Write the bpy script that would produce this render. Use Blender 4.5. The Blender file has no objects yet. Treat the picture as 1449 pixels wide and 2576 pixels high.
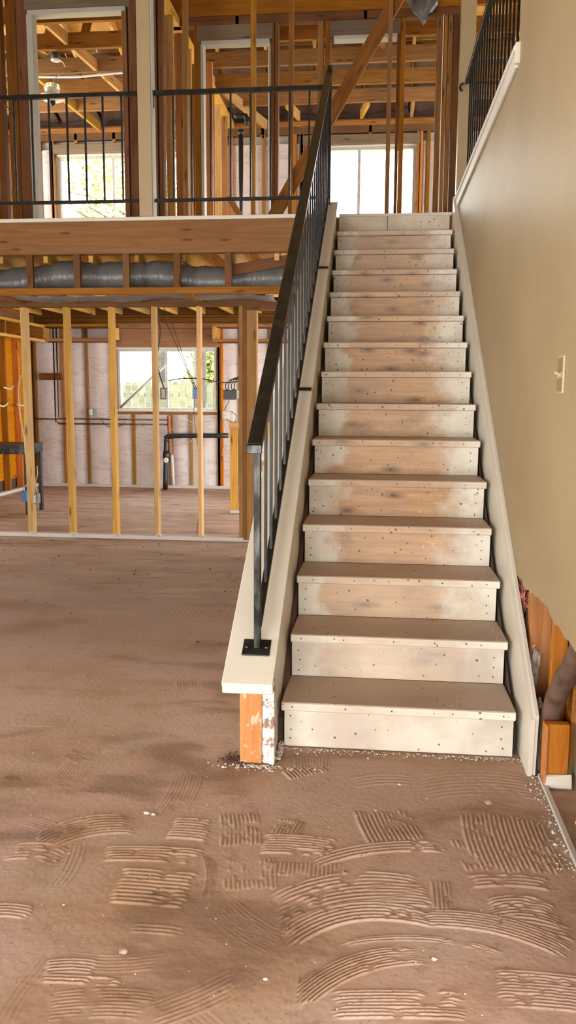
import bpy, bmesh, math, random
import numpy as np
from mathutils import Vector, Matrix, noise
R = random.Random(7)
S = bpy.context.scene
D = {'cam': {'f': 2089.26188, 'yaw': 0.10602, 'pitch': 0.14107, 'roll': 0.00554, 'x': 0.34764, 'z': 1.3819}, 'T': 0.28697, 'W': 0.89922, 'Y1': 3.08952, 'tall': [[-1.419, 0.036], [-0.809, 0.036], [-0.472, 0.032], [0.391, 0.038]],
 'Aleft': [[-3.282, 0.079], [-3.139, 0.098], [-3.033, 0.105], [-2.05, 0.046], [-1.976, 0.072]],
 'Aleft_jamb': [[-2.949, 0.055]],
 'depthwall': [[-1.834, 0.063], [-1.772, 0.047], [-1.711, 0.043]],
 'B': [[-1.513, 0.069], [-0.754, 0.032], [-0.716, 0.036], [-0.282, 0.055], [-0.209, 0.051], [0.48, 0.031], [0.522, 0.046], [0.875, 0.057], [0.93, 0.031], [0.974, 0.042], [1.043, 0.08]],
 'Bjamb': [[-1.459, 0.033]],
 'Bcrip': [[-1.111, 0.036], [0.152, 0.046]],
 'header1': [-1.5091, -0.7562, 4.8509, 5.0014, 4.8178],
 'header2': [-0.1923, 0.4943, 4.8658, 5.0032],
 'headerL': [-3.0004, -1.992, 4.899, 4.8512],
 'lower': [[-2.964, 0.115], [-2.554, 0.094], [-2.124, 0.089], [-1.719, 0.061], [-1.297, 0.053]],
 'soffit_x': [-2.661, -2.24, -1.806, -1.364, -0.925, -3.1, -3.53, -3.96],
 'soffit_block_x': [-2.995, -2.496, -1.876, -1.303, -3.7],
 'lower_w': [0.05, 0.045, 0.045, 0.04, 0.036],
 'lowerpost': [[-0.894, 0.064], [-0.81, 0.097]],
 'back': [[-4.676, 0.068], [-4.25, 0.073], [-3.89, 0.085], [-3.509, 0.072], [-3.205, 0.078], [-2.641, 0.071], [-2.345, 0.071], [-1.935, 0.111], [-1.622, 0.047]],
 'upback': [[-5.062, 0.095], [-4.961, 0.06], [-4.499, 0.059], [-4.316, 0.071], [-1.943, 0.09], [-1.833, 0.084], [-1.74, 0.068], [-1.284, 0.061], [-0.853, 0.055], [-0.756, 0.05], [0.859, 0.054], [0.961, 0.054]],
 'upcr': [[-3.954, 0.058], [-3.402, 0.063], [-1.298, 0.044], [0.173, 0.043]],
 'pipeA': [-1.4519, 11.0, 4.6619],
 'ductflat': [-1.5432, 11.0, 4.8795],
 'bulb1': [-3.2225, 9.2, 4.9492],
 'bulb2': [-3.3754, 9.6, 4.7808],
 'bulbR': [0.0457, 9.6, 4.885],
 'diag0': [-0.543, 7.8, 3.0231],
 'diag1': [-0.0728, 7.8, 3.7425],
 'diag2': [0.457, 7.8, 4.7656],
 'sd0': [-1.5253, 10.5, 3.7293],
 'sd1': [-1.4021, 10.5, 3.577],
 'hookA': [0.9551, 7.1, 3.7672],
 'col': [0.9352, 1.0545],
 'rrail': [[1.0, 7.627, 3.951], [1.0, 5.694, 3.828], [1.0, 6.724, 3.946]],
 'bal': [[-0.1, 3.268, 0.621], [-0.1, 3.428, 0.748], [-0.1, 3.616, 0.868], [-0.1, 3.776, 0.988], [-0.1, 3.949, 1.109], [-0.1, 4.609, 1.21], [-0.1, 5.983, 2.133]],
 'boxes': {'sw_grey': [-1.6718, 7.8, 1.3803],
 'sw_blue': [-1.3681, 7.8, 1.382],
 'panel': [-1.0138, 7.8, 1.3727],
 'out_blue': [-3.0462, 7.75, 0.3715],
 'out_grey': [-2.9292, 7.75, 0.3659],
 'out_back': [-3.8054, 11.85, 1.1033],
 'out_back2': [-1.8203, 11.85, 1.0732]}, 'pipes': {'copper1': [[-4.3329, 2.3072], [-4.3384, 0.9672], [-4.2792, 0.933], [-2.644, 0.9366]],
 'copper2': [[-4.2735, 2.3071], [-4.2756, 1.0371], [-4.2766, 1.0082], [-2.643, 1.0051]],
 'brace': [[-4.5917, 1.6159], [-4.2437, 1.6171]],
 'drain': [[-2.6997, -0.0117], [-2.6766, 0.7243], [-2.6172, 0.7709], [-1.7721, 0.7971]],
 'vent': [[-2.6479, 1.0677], [-2.6403, 0.001]]}, 'winlow': [-3.4406, -1.9792, 2.019, 1.1375, -2.726],
 'winlow_bar': [[-3.3908, 1.1619], [-2.7125, 1.7683]],
 'hdr_low': [2.1819, 2.3382, 2.4218],
 'winupR': [-0.6963, 0.7936, 4.7354, 0.0262],
 'winupL': [-4.2393, -2.2264, 4.7061, -3.4537],
 'cap': [[-0.012, 3.02, 0.286], [-0.012, 3.891, 0.534], [-0.012, 5.058, 1.362], [-0.012, 7.13, 2.928]],
 'skirt': [[0.925, 2.978, 0.002], [0.925, 2.935, 0.241], [0.925, 3.022, 0.268], [0.925, 6.387, 2.626], [0.925, 3.996, 0.751], [0.925, 4.974, 1.596]],
 'post': [[-0.141, 2.95, 0.007], [-0.062, 2.95, 0.011], [-0.013, 2.95, -0.002], [-0.14, 2.95, 0.305], [-0.014, 2.95, 0.311]],
 'capF': [[-0.185, 2.9, 0.329], [0.005, 2.9, 0.329], [-0.165, 2.9, 0.371], [-0.008, 2.9, 0.371]],
 'riser_top': 0.3975, 'patch': [[[0.1191, 1.9662], [0.2671, 2.1028], [0.5145, 2.1047], [0.3025, 2.0202], 6, 0.9], [[0.1692, 2.3253], [0.314, 2.414], [0.5789, 2.4613], [0.3275, 2.3481], 4, 1], [[0.0721, 2.1261], [0.2943, 2.2657], [0.5013, 2.2633], [0.3104, 2.1078], 9, 0.8], [[0.0138, 2.4452], [0.1118, 2.4542], [0.2513, 2.4371], [0.1172, 2.339], 8, 1], [[0.6471, 2.6655], [0.6464, 2.4645], [0.6642, 2.3025], [0.9167, 2.5197], 18, 0.8], [[0.2902, 2.6289], [0.3155, 2.51], [0.3446, 2.4176], [0.5087, 2.5326], 13, 0.9], [[0.6342, 2.2888], [0.7449, 2.3099], [0.8665, 2.2956], [0.7347, 2.2409], 4, 0.8], [[0.0555, 2.556], [0.0422, 2.503], [0.0335, 2.4499], [0.1389, 2.5067], 8, 0.9], [[-0.2887, 2.5129], [-0.2232, 2.518], [-0.1514, 2.5108], [-0.2, 2.3843], 8, 1], [[-0.4601, 2.319], [-0.2953, 2.336], [-0.1521, 2.3367], [-0.2725, 2.2501], 6, 0.9], [[-0.3706, 2.2133], [-0.2633, 2.2153], [-0.1444, 2.2147], [-0.2162, 2.0379], 10, 0.8], [[-0.7042, 2.3539], [-0.6138, 2.4773], [-0.4506, 2.5149], [-0.5529, 2.3477], 8, 0.6], [[-0.7401, 2.3024], [-0.6715, 2.3221], [-0.5568, 2.2895], [-0.627, 2.2152], 6, 0.6], [[-0.1539, 2.5578], [-0.1271, 2.4457], [-0.1119, 2.3528], [0.0064, 2.4614], 10, 0.7], [[-0.4367, 1.7948], [-0.3769, 1.8105], [-0.3058, 1.8098], [-0.3572, 1.7582], 5, 1.1], [[-0.4284, 1.7501], [-0.3368, 1.7564], [-0.2246, 1.7582], [-0.3253, 1.7249], 3, 0.9], [[-0.6701, 1.9944], [-0.5965, 2.0065], [-0.5484, 1.9995], [-0.5692, 1.9449], 5, 0.7], [[0.6713, 2.1769], [0.7837, 2.2048], [0.8633, 2.1717], [0.7652, 2.0955], 8, 0.9], [[0.4931, 2.1022], [0.6836, 2.1067], [0.8701, 2.0129], [0.6579, 2.0283], 7, 0.9], [[0.1639, 1.7464], [0.2873, 1.8852], [0.4755, 1.952], [0.3003, 1.8019], 8, 0.9], [[0.2598, 1.7678], [0.4218, 1.789], [0.5742, 1.7998], [0.4197, 1.698], 9, 1], [[0.6499, 1.8906], [0.7499, 1.8949], [0.8699, 1.8876], [0.7269, 1.7661], 12, 0.8], [[0.2747, 1.9444], [0.4265, 1.9936], [0.6941, 1.9649], [0.4259, 1.9681], 3, 0.9], [[0.3415, 2.2051], [0.4318, 2.2214], [0.5105, 2.2247], [0.4292, 2.1125], 8, 0.8], [[0.5236, 2.2558], [0.5211, 2.1781], [0.5201, 2.1088], [0.5797, 2.1849], 5, 0.7], [[0.0442, 2.2934], [0.0461, 2.2617], [0.0481, 2.2207], [0.2931, 2.301], 20, 0.6], [[0.0466, 3.0305], [0.055, 2.9785], [0.0622, 2.9213], [0.1976, 2.9955], 12, 0.8], [[0.0167, 2.8893], [0.0349, 2.8589], [0.0577, 2.8233], [0.1837, 2.9257], 11, 1], [[-0.8605, 2.9293], [-0.7894, 2.8882], [-0.7278, 2.8475], [-0.729, 2.9379], 9, 0.7], [[-0.804, 2.7117], [-0.764, 2.6856], [-0.7285, 2.6506], [-0.708, 2.6922], 8, 0.6], [[-0.9875, 2.7215], [-0.9635, 2.7022], [-0.9386, 2.6803], [-0.8998, 2.7098], 6, 0.6], [[0.5056, 2.9148], [0.7142, 2.9888], [0.9272, 2.9648], [0.6924, 2.7832], 8, 0.35], [[-0.3823, 1.6971], [-0.2668, 1.7235], [-0.1333, 1.7255], [-0.234, 1.6259], 9, 0.35], [[-0.1572, 2.3026], [-0.1238, 2.2007], [-0.1165, 2.0857], [-0.0894, 2.2047], 4, 0.8], [[-0.0876, 2.2889], [-0.0722, 2.2067], [-0.0579, 2.1299], [0.0882, 2.2254], 12, 0.5], [[0.1078, 1.973], [0.1509, 2.0626], [0.2223, 2.1212], [0.188, 2.007], 7, 0.8], [[-0.2712, 1.9624], [-0.1975, 1.9676], [-0.1218, 1.963], [-0.1857, 1.9231], 3, 0.4], [[0.0239, 1.6921], [0.026, 1.757], [0.0283, 1.8264], [0.0884, 1.7509], 7, 0.35], [[0.2742, 2.8712], [0.3896, 2.9172], [0.5056, 2.9148], [0.3892, 2.8222], 4, 0.4], [[0.6197, 2.0993], [0.7475, 2.1141], [0.8849, 2.079], [0.7248, 2.036], 5, 0.6], [[-0.714, 4.2448], [-0.6636, 4.3591], [-0.6187, 4.5171], [-0.4906, 4.2726], 12, 0.5], [[-0.6012, 3.7857], [-0.5881, 3.7481], [-0.574, 3.706], [-0.488, 3.7604], 7, 0.5], [[-2.1745, 6.0868], [-2.1276, 6.2124], [-1.9812, 6.04], [-2.0197, 5.9361], 4, 0.6], [[-0.7546, 5.8613], [-0.7349, 5.7873], [-0.7107, 5.7034], [-0.5886, 5.7813], 7, 0.5], [[-1.0375, 5.0354], [-1.0198, 4.989], [-1.0024, 4.9434], [-0.4972, 5.0269], 16, 0.4], [[-0.3367, 3.4337], [-0.2889, 3.4629], [-0.2328, 3.4463], [-0.2386, 3.1863], 14, 0.35], [[0.599, 2.4825], [0.6153, 2.3927], [0.6305, 2.3089], [0.6538, 2.4195], 3, 0.6]],
 'crumbs': [[0.7532, 2.7275, 0.014], [-0.3886, 2.5248, 0.01], [-0.3642, 2.5198, 0.008], [0.4528, 2.8297, 0.007], [0.1099, 1.7869, 0.006], [-0.6299, 4.4307, 0.012], [0.5458, 2.737, 0.006], [0.3685, 2.6327, 0.004], [-0.4754, 2.0133, 0.004], [0.514, 1.9039, 0.007], [-0.2555, 1.8422, 0.012]],
 'plateR': [[0.965, 2.921, 0.0], [0.932, 2.264, 0.0], [0.995, 3.18, 0.0], [1.039, 2.795, 0.0]],
 'hole': [[0.95, 3.773, 0.593], [0.95, 2.469, 0.626]],
 'cav': [[1.04, 3.824, 0.504], [1.04, 3.494, 0.095], [1.04, 3.299, 0.498], [1.04, 3.331, 0.14], [1.04, 2.847, 0.553], [1.04, 3.293, -0.014], [1.04, 3.255, -0.166], [1.04, 2.839, 0.029], [1.04, 2.85, 0.208], [1.04, 2.663, -0.244]],
 'switch': [[0.95, 2.895, 1.389], [0.95, 2.811, 1.512]]}
# ---------------------------------------------------------------- camera, sky, lights, exposure
cm = D['cam']
cd = bpy.data.cameras.new('camera'); cam = bpy.data.objects.new('camera', cd); S.collection.objects.link(cam); S.camera = cam
cd.sensor_fit = 'VERTICAL'; cd.sensor_height = 24.0; cd.sensor_width = 24.0; cd.lens = cm['f']/2576*24.0; cd.clip_end = 300; cd.clip_start = .05
fw = Vector((-math.sin(cm['yaw'])*math.cos(cm['pitch']), math.cos(cm['yaw'])*math.cos(cm['pitch']), -math.sin(cm['pitch'])))
rt = fw.cross(Vector((0,0,1))).normalized(); up = rt.cross(fw)
c_, s_ = math.cos(cm['roll']), math.sin(cm['roll'])
rt, up = c_*rt+s_*up, -s_*rt+c_*up
cam.matrix_world = Matrix.Translation((cm['x'],0,cm['z'])) @ Matrix((rt,up,-fw)).transposed().to_4x4()
w = bpy.data.worlds.new('world'); S.world = w; w.use_nodes = True
bg = w.node_tree.nodes['Background']; bg.inputs[0].default_value = (1,.985,.95,1); bg.inputs[1].default_value = 14
sd = bpy.data.lights.new('sun','SUN'); sun = bpy.data.objects.new('sun', sd); S.collection.objects.link(sun)
sd.energy = 14; sd.angle = .02; sd.color = (1,.95,.85); sun.rotation_euler = (math.radians(38), 0, math.radians(-25))
def portal(name, loc, rot, sx, sy):
    """light portal: guides the sky sampling through a wall opening, emits nothing itself"""
    l = bpy.data.lights.new(name,'AREA'); l.shape = 'RECTANGLE'; l.size = sx; l.size_y = sy; l.cycles.is_portal = True
    o = bpy.data.objects.new(name, l); o.location = loc; o.rotation_euler = [math.radians(a) for a in rot]; S.collection.objects.link(o); return o
portal('portal_rear', (-1.9,-3.3,1.1), (90,0,0), 4.9, 2.2)
portal('portal_left', (-5.3,1.5,1.3), (90,0,-90), 3.0, 1.8)
portal('portal_back_lower', (-2.71,12.16,1.57), (-90,0,0), 1.46, .88)
portal('portal_back_added', (1.5,12.16,1.08), (-90,0,0), 2.4, 2.05)  # unseen opening behind the stairs, added for light from the right
portal('portal_upper_right', (.05,12.16,3.89), (-90,0,0), 1.49, 1.69)
portal('portal_upper_left', (-3.3,12.16,3.88), (-90,0,0), 1.9, 1.66)
portal('portal_upper_side', (4.75,9.6,3.95), (90,0,90), 3.6, 2.0)
portal('portal_upper_west', (-5.3,9.9,3.9), (90,0,-90), 2.6, 1.9)
portal('portal_lower_side', (4.7,9.6,1.3), (90,0,90), 4.6, 2.4)
S.view_settings.view_transform = 'Standard'; S.view_settings.look = 'None'; S.view_settings.exposure = .08; S.view_settings.gamma = 1
S.view_settings.use_curve_mapping = False
# ---------------------------------------------------------------- material helpers
class N:
    def __init__(s, name, rough=.6, metal=0, spec=.5):
        s.m = bpy.data.materials.new(name); s.m.use_nodes = True; s.t = s.m.node_tree; s.b = s.t.nodes['Principled BSDF']
        s.b.inputs['Roughness'].default_value = rough; s.b.inputs['Metallic'].default_value = metal; s.b.inputs['Specular IOR Level'].default_value = spec
    def n(s, typ, **kw):
        x = s.t.nodes.new(typ)
        for k, v in kw.items():
            if k.startswith('i_'): x.inputs[k[2:].replace('_',' ')].default_value = v
            else: setattr(x, k, v)
        return x
    def l(s, a, b): s.t.links.new(a, b)
    def put(s, sock, v):
        if isinstance(v, (tuple, list)): sock.default_value = tuple(v)+(1,) if len(v) == 3 and sock.type == 'RGBA' else v
        elif isinstance(v, (int, float)): sock.default_value = v
        else: s.l(v, sock)
    def co(s, kind='Object'): return s.n('ShaderNodeTexCoord').outputs[kind]
    def map(s, v, sc=(1,1,1), loc=(0,0,0)):
        m = s.n('ShaderNodeMapping'); s.l(v, m.inputs[0]); m.inputs['Scale'].default_value = sc
        s.put(m.inputs['Location'], loc); return m.outputs[0]
    def noise(s, v, sc, det=4, rough=.55, dist=0):
        x = s.n('ShaderNodeTexNoise'); s.l(v, x.inputs['Vector']); x.inputs['Scale'].default_value = sc; x.inputs['Detail'].default_value = det
        x.inputs['Roughness'].default_value = rough; x.inputs['Distortion'].default_value = dist; return x.outputs[0]
    def vor(s, v, sc, rnd=1, dim='2D'):
        x = s.n('ShaderNodeTexVoronoi'); s.l(v, x.inputs['Vector']); x.inputs['Scale'].default_value = sc; x.inputs['Randomness'].default_value = rnd; x.voronoi_dimensions = dim; return x.outputs['Distance']
    def ramp(s, v, a, b, c0=0, c1=1):
        x = s.n('ShaderNodeMapRange'); x.clamp = True; x.interpolation_type = 'SMOOTHSTEP'
        s.put(x.inputs[0], v); s.put(x.inputs[1], a); s.put(x.inputs[2], b); s.put(x.inputs[3], c0); s.put(x.inputs[4], c1); return x.outputs[0]
    def math(s, op, a, b=0):
        x = s.n('ShaderNodeMath', operation=op); s.put(x.inputs[0], a); s.put(x.inputs[1], b); return x.outputs[0]
    def mix(s, f, a, b, mode='MIX'):
        x = s.n('ShaderNodeMix', data_type='RGBA', blend_type=mode); s.put(x.inputs[0], f); s.put(x.inputs[6], a); s.put(x.inputs[7], b); return x.outputs[2]
    def hsv(s, c, h=.5, sat=1, v=1):
        x = s.n('ShaderNodeHueSaturation'); s.put(x.inputs['Hue'], h); s.put(x.inputs['Saturation'], sat); s.put(x.inputs['Value'], v); s.put(x.inputs['Color'], c); return x.outputs[0]
    def bump(s, h, st=.3, d=.002):
        x = s.n('ShaderNodeBump'); x.inputs['Strength'].default_value = st; x.inputs['Distance'].default_value = d; s.l(h, x.inputs['Height']); s.l(x.outputs[0], s.b.inputs['Normal'])
    def sep(s, v):
        x = s.n('ShaderNodeSeparateXYZ'); s.l(v, x.inputs[0]); return x.outputs
    def col(s, c): s.put(s.b.inputs['Base Color'], c); return s.m
    def rnd(s): return s.n('ShaderNodeObjectInfo').outputs['Random']
    def ocol(s): return s.sep(s.n('ShaderNodeObjectInfo').outputs['Color'])

def lumber(name, ca, cb, rough=.65, stain=.4):
    k = N(name, rough, 0, .18)
    r = k.rnd()
    off = k.n('ShaderNodeCombineXYZ'); k.l(k.math('MULTIPLY', r, 37.0), off.inputs[0]); k.l(k.math('MULTIPLY', r, 91.0), off.inputs[1])
    uv = k.map(k.co('UV'), (1,1,1), off.outputs[0])
    g = k.noise(k.map(uv, (1.6, 26, 1)), 1, 6, .6, 1.2)
    g2 = k.noise(k.map(uv, (.8, 90, 1)), 1, 3, .5)
    c = k.mix(k.ramp(g, .3, .7), ca, cb)
    c = k.mix(k.math('MULTIPLY', k.ramp(g2, .5, .75), .35), c, [x*.55 for x in ca])
    kd = k.vor(k.map(uv, (1.1, 5.5, 1)), 1)
    c = k.mix(k.ramp(kd, .02, .085, .8, 0), c, (.07,.028,.012))
    st = k.noise(k.map(uv, (1.2, 3, 1)), 1.3, 3)
    c = k.mix(k.math('MULTIPLY', k.ramp(st, .5, .72), stain), c, [x*.45 for x in cb])
    c = k.hsv(c, k.ramp(r, 0, 1, .495, .506), k.ramp(k.math('FRACT', k.math('MULTIPLY', r, 7.3)), 0, 1, .93, 1.12), k.ramp(k.math('FRACT', k.math('MULTIPLY', r, 13.7)), 0, 1, .78, 1.18))
    k.bump(g, .25, .001)
    return k.col(c)

M = {}
M['lum'] = lumber('lumber_framing', (.32,.155,.043), (.225,.10,.027))
M['lumdark'] = lumber('lumber_aged', (.20,.088,.030), (.14,.058,.019), .7, .5)
M['lumlight'] = lumber('lumber_pale', (.60,.36,.125), (.45,.25,.08), .6, .25)
M['lumbeam'] = lumber('lumber_beam', (.27,.132,.058), (.21,.098,.038), .6, .35)
M['lumorange'] = lumber('lumber_orange', (.50,.20,.05), (.36,.12,.028), .55, .4)
M['lumgrey'] = lumber('lumber_primed', (.21,.165,.115), (.165,.125,.085), .8, .3)
M['deck'] = lumber('bounce_deck', (.74,.56,.36), (.66,.48,.29), .8, .2)  # deck lightened so more window light bounces up to the joists
M['ply'] = lumber('plywood_deck', (.66,.40,.15), (.54,.31,.10), .7, .3)

k = N('paint_smeared_lumber', .6, 0, .25); o = k.co(); g = k.noise(k.map(o, (26,26,1.6)), 1, 5, .6, 1)
c = k.mix(k.ramp(g, .3, .7), (.56,.25,.085), (.42,.165,.05)); c = k.mix(k.ramp(k.noise(k.map(o,(1,1,.6)), 30, 5, .6), .54, .62, 0, .75), c, (.66,.50,.40))
c = k.mix(k.ramp(k.noise(o, 48, 3), .68, .72, 0, .8), c, (.16,.07,.05)); M['smeared'] = k.col(c)
def painted(name, c, rough=.45, dirt=.25, chips=0):
    k = N(name, rough); o = k.co()
    n1 = k.noise(o, 3, 5); cc = k.mix(k.math('MULTIPLY', k.ramp(n1, .45, .75), dirt), c, [x*.72 for x in c])
    n2 = k.noise(k.map(o, (1,.25,1)), 60, 2)
    cc = k.mix(k.ramp(n2, .72, .78, 0, .35), cc, (.30,.24,.16))
    if chips:
        n3 = k.noise(o, 26, 5, .7); cc = k.mix(k.ramp(n3, .62-chips*.1, .66-chips*.1, 0, .85), cc, (.20,.07,.03))
    k.bump(k.noise(o, 160, 3), .12, .001)
    return k.col(cc)
M['cream'] = painted('cream_paint', (.66,.615,.525))
M['postpaint'] = painted('post_paint', (.40,.31,.18))
M['white'] = painted('white_paint', (.66,.63,.56), .5)
M['jamb'] = painted('jamb_paint', (.40,.41,.38), .6, .4)
M['chipped'] = painted('chipped_white_paint', (.68,.65,.60), .6, .3, 1.3)
M['plate'] = painted('painted_sole_plate', (.52,.48,.44), .7, .5)

k = N('drywall_beige', .5, 0, .35); o = k.co()
n1 = k.noise(o, 1.1, 4); c = k.mix(k.ramp(n1, .35, .7), (.355,.268,.148), (.31,.23,.122))
c = k.mix(k.ramp(k.noise(k.map(o, (1,1,.35)), 2.6, 5), .6, .8, 0, .3), c, (.33,.24,.16))
c = k.mix(k.ramp(k.noise(o, 23, 2), .74, .77, 0, .4), c, (.25,.17,.10))
pe = k.noise(o, 95, 3, .5); k.bump(pe, .35, .003); M['wall'] = k.col(c)
k = N('drywall_grey', .8); c = k.mix(k.ramp(k.noise(k.co(), 2, 4), .35, .7), (.50,.47,.43), (.40,.37,.33)); M['drygrey'] = k.col(c)

def worn(name, top=False):
    k = N(name, .6, 0, .35); o = k.co(); x, y, z = k.sep(o); oc = k.ocol(); r = k.rnd()
    off = k.n('ShaderNodeCombineXYZ'); k.l(k.math('MULTIPLY', r, 57.0), off.inputs[2]); k.l(k.math('MULTIPLY', r, 31.0), off.inputs[0])
    ov = k.map(o, (1,1,1), off.outputs[0])
    o2, oy, oz_ = k.sep(ov); c2 = k.n('ShaderNodeCombineXYZ'); k.l(o2, c2.inputs[0]); k.l(k.math('ADD', oz_, oy), c2.inputs[1]); ov2 = c2.outputs[0]
    d = k.math('MULTIPLY', k.math('SUBTRACT', k.noise(ov, 5, 4, .55), .5), .42)
    xx = k.math('ADD', x, d)
    m1 = k.ramp(xx, -.36, -.27); m2 = k.ramp(k.math('ADD', xx, k.math('MULTIPLY', k.math('SUBTRACT', k.noise(ov, 40, 3), .5), .10)), .16, .40, 1, 0)
    m = k.math('MULTIPLY', k.math('MULTIPLY', m1, m2), oc[0])
    g = k.noise(k.map(ov, (2.2, 30, 30)), 1, 5, .6, 1.5)
    wood = k.mix(k.ramp(g, .3, .72), (.62,.39,.215), (.45,.26,.135))
    kn = k.vor(k.map(ov2, (2.6,7,1)), 1)
    wood = k.mix(k.ramp(kn, .08, .22, .55, 0), wood, (.20,.10,.06)); wood = k.mix(k.ramp(kn, .02, .09, .75, 0), wood, (.07,.04,.03))
    wood = k.mix(k.ramp(k.noise(k.map(ov,(1,1,1.6),(3,3,3)), 3.2, 4, .6, .6), .55, .72, 0, .5), wood, (.19,.10,.065))
    wh = k.mix(k.ramp(k.noise(ov, 7, 5), .42, .72, 0, .7), (.76,.73,.63), (.62,.56,.46))
    c = k.mix(m, wh, wood)
    sp = k.noise(k.map(ov, (1,1,.6)), 95, 2, .5)
    spm = k.math('MULTIPLY', k.ramp(sp, .665, .70), k.ramp(xx, -.30, .15, .15, .9))
    c = k.mix(spm, c, (.78,.72,.62))
    c = k.mix(k.math('MULTIPLY', k.ramp(k.noise(ov, 2.3, 5, .6), .40, .66), .48), c, (.42,.31,.25))
    ng = k.math('ADD', k.vor(ov2, 11), k.math('MULTIPLY', k.ramp(k.noise(ov, 4, 2), .35, .65), .06))
    c = k.mix(k.ramp(ng, .05, .085, .85, 0), c, (.11,.085,.05))
    c = k.mix(k.ramp(k.noise(ov, 33, 5, .7), .70, .74, 0, .65), c, (.25,.20,.13))
    if top:
        dst = k.mix(k.ramp(k.noise(ov, 3, 5), .3, .7), (.50,.395,.315), (.42,.32,.25))
        dst = k.mix(k.ramp(k.noise(ov, 55, 3), .68, .72, 0, .8), dst, (.12,.075,.05))
        dst = k.mix(k.ramp(k.noise(k.map(ov, (1.3,1,1), (5,3,1)), 80, 2), .72, .74, 0, .8), dst, (.66,.60,.52))
        c = dst
    k.bump(k.math('ADD', g, k.math('MULTIPLY', ng, .5)), .15, .0015)
    return k.col(c)
M['riser'] = worn('worn_riser_paint'); M['treadtop'] = worn('worn_tread_top', True)

k = N('concrete_floor', .5, 0, .4); o = k.co(); x, y, z = k.sep(o)
n1 = k.noise(o, .9, 5, .55, .6); n2 = k.noise(k.map(o, (.8,1.8,1)), 1.6, 6, .6, .8); n3 = k.noise(o, 6, 6, .65)
c = k.mix(k.ramp(n1, .38, .62), (.455,.30,.235), (.375,.23,.14))
c = k.mix(k.ramp(n2, .46, .62, 0, .65), c, (.43,.31,.25))
c = k.mix(k.ramp(n2, .34, .50, .75, 0), c, (.20,.115,.072))
c = k.mix(k.ramp(n3, .5, .72, 0, .35), c, (.24,.14,.09))
c = k.mix(k.ramp(k.noise(o, 1.3, 3, .5, .5), .60, .68, 0, .55), c, (.46,.39,.32))
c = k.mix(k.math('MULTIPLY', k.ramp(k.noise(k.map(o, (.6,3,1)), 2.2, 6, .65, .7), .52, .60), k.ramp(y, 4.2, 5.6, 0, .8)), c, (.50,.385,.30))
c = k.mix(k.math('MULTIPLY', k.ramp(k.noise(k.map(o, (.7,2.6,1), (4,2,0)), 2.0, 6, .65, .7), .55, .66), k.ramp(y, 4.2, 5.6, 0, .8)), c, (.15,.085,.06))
c = k.mix(k.ramp(k.noise(o, 75, 3, .6), .65, .70, 0, .7), c, (.17,.09,.055))
c = k.mix(k.ramp(k.noise(k.map(o,(1,1,1),(7,1,4)), 11, 6, .7), .60, .70, 0, .55), c, (.22,.125,.08))
c = k.mix(k.ramp(k.noise(k.map(o, (1,1,1), (3,8,2)), 62, 2, .5), .755, .77, 0, .9), c, (.66,.58,.50))
c = k.mix(k.math('MULTIPLY', k.math('MULTIPLY', k.ramp(y, 3.3, 4.8), k.ramp(y, 8.2, 6.6)), k.ramp(n1, .2, .7, .75, .5)), c, (.19,.112,.075))  # shade far from the openings, painted into the mid-floor colour
k.put(k.b.inputs['Roughness'], k.ramp(n2, .3, .7, .55, .8))
k.bump(k.math('ADD', k.math('MULTIPLY', n3, .8), k.noise(o, 45, 5, .65)), .4, .004)
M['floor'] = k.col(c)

k = N('black_iron', .38, .2, .35); o = k.co(); n = k.noise(o, 14, 5)
c = k.mix(k.ramp(n, .4, .7), (.008,.0075,.007), (.026,.023,.019)); k.bump(n, .1, .001); M['iron'] = k.col(c)
k = N('worn_steel', .4, .8); n = k.noise(k.map(k.co(), (1,1,.3)), 30, 5); c = k.mix(k.ramp(n, .35, .7), (.012,.012,.011), (.085,.085,.083)); M['steel'] = k.col(c)
k = N('insulation_facing', .62); o = k.co(); n = k.noise(o, 2.2, 4, .5, .8); n2 = k.noise(k.map(o, (.7,1,2.6)), 5, 4, .5, 1.5)
c = k.mix(k.ramp(n, .35, .7), (.62,.56,.545), (.53,.475,.455)); c = k.mix(k.ramp(n2, .56, .6, 0, .35), c, (.36,.30,.27)); k.bump(n2, .6, .02); M['insul'] = k.col(c)
k = N('pink_fibre', .95, 0, .1); n = k.noise(k.co(), 40, 6, .7); c = k.mix(k.ramp(n, .35, .65), (.55,.22,.17), (.30,.10,.07)); k.bump(n, .8, .008); M['pink'] = k.col(c)
k = N('duct_film', .28, .15, .6); o = k.co(); n = k.noise(k.map(o, (5,.6,.6)), 9, 5, .6, 1.4); c = k.mix(k.ramp(k.noise(o, 3, 4), .35, .7), (.16,.16,.16), (.11,.11,.115)); k.bump(n, .8, .012); M['duct'] = k.col(c)
k = N('roofing_felt', .8); n = k.noise(k.co(), 4, 4); c = k.mix(k.ramp(n, .35, .7), (.10,.055,.035), (.055,.028,.018)); M['felt'] = k.col(c)
def plain(name, c, rough=.5, metal=0, var=.2):
    k = N(name, rough, metal); n = k.noise(k.co(), 18, 4); return k.col(k.mix(k.ramp(n, .35, .7), c, [x*(1-var) for x in c]))
M['copper'] = plain('dull_copper', (.10,.055,.03), .45, .7, .5); M['blackpipe'] = plain('black_plastic', (.014,.014,.014), .4)
M['cableyellow'] = plain('cable_sheath_tan', (.50,.42,.28), .5); M['cabledark'] = plain('cable_sheath_dark', (.05,.035,.025), .5)
M['blue'] = plain('blue_plastic', (.02,.13,.42), .35); M['greybox'] = plain('grey_plastic', (.17,.18,.18), .5); M['darkbox'] = plain('dark_plastic', (.035,.035,.033), .5)
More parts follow.
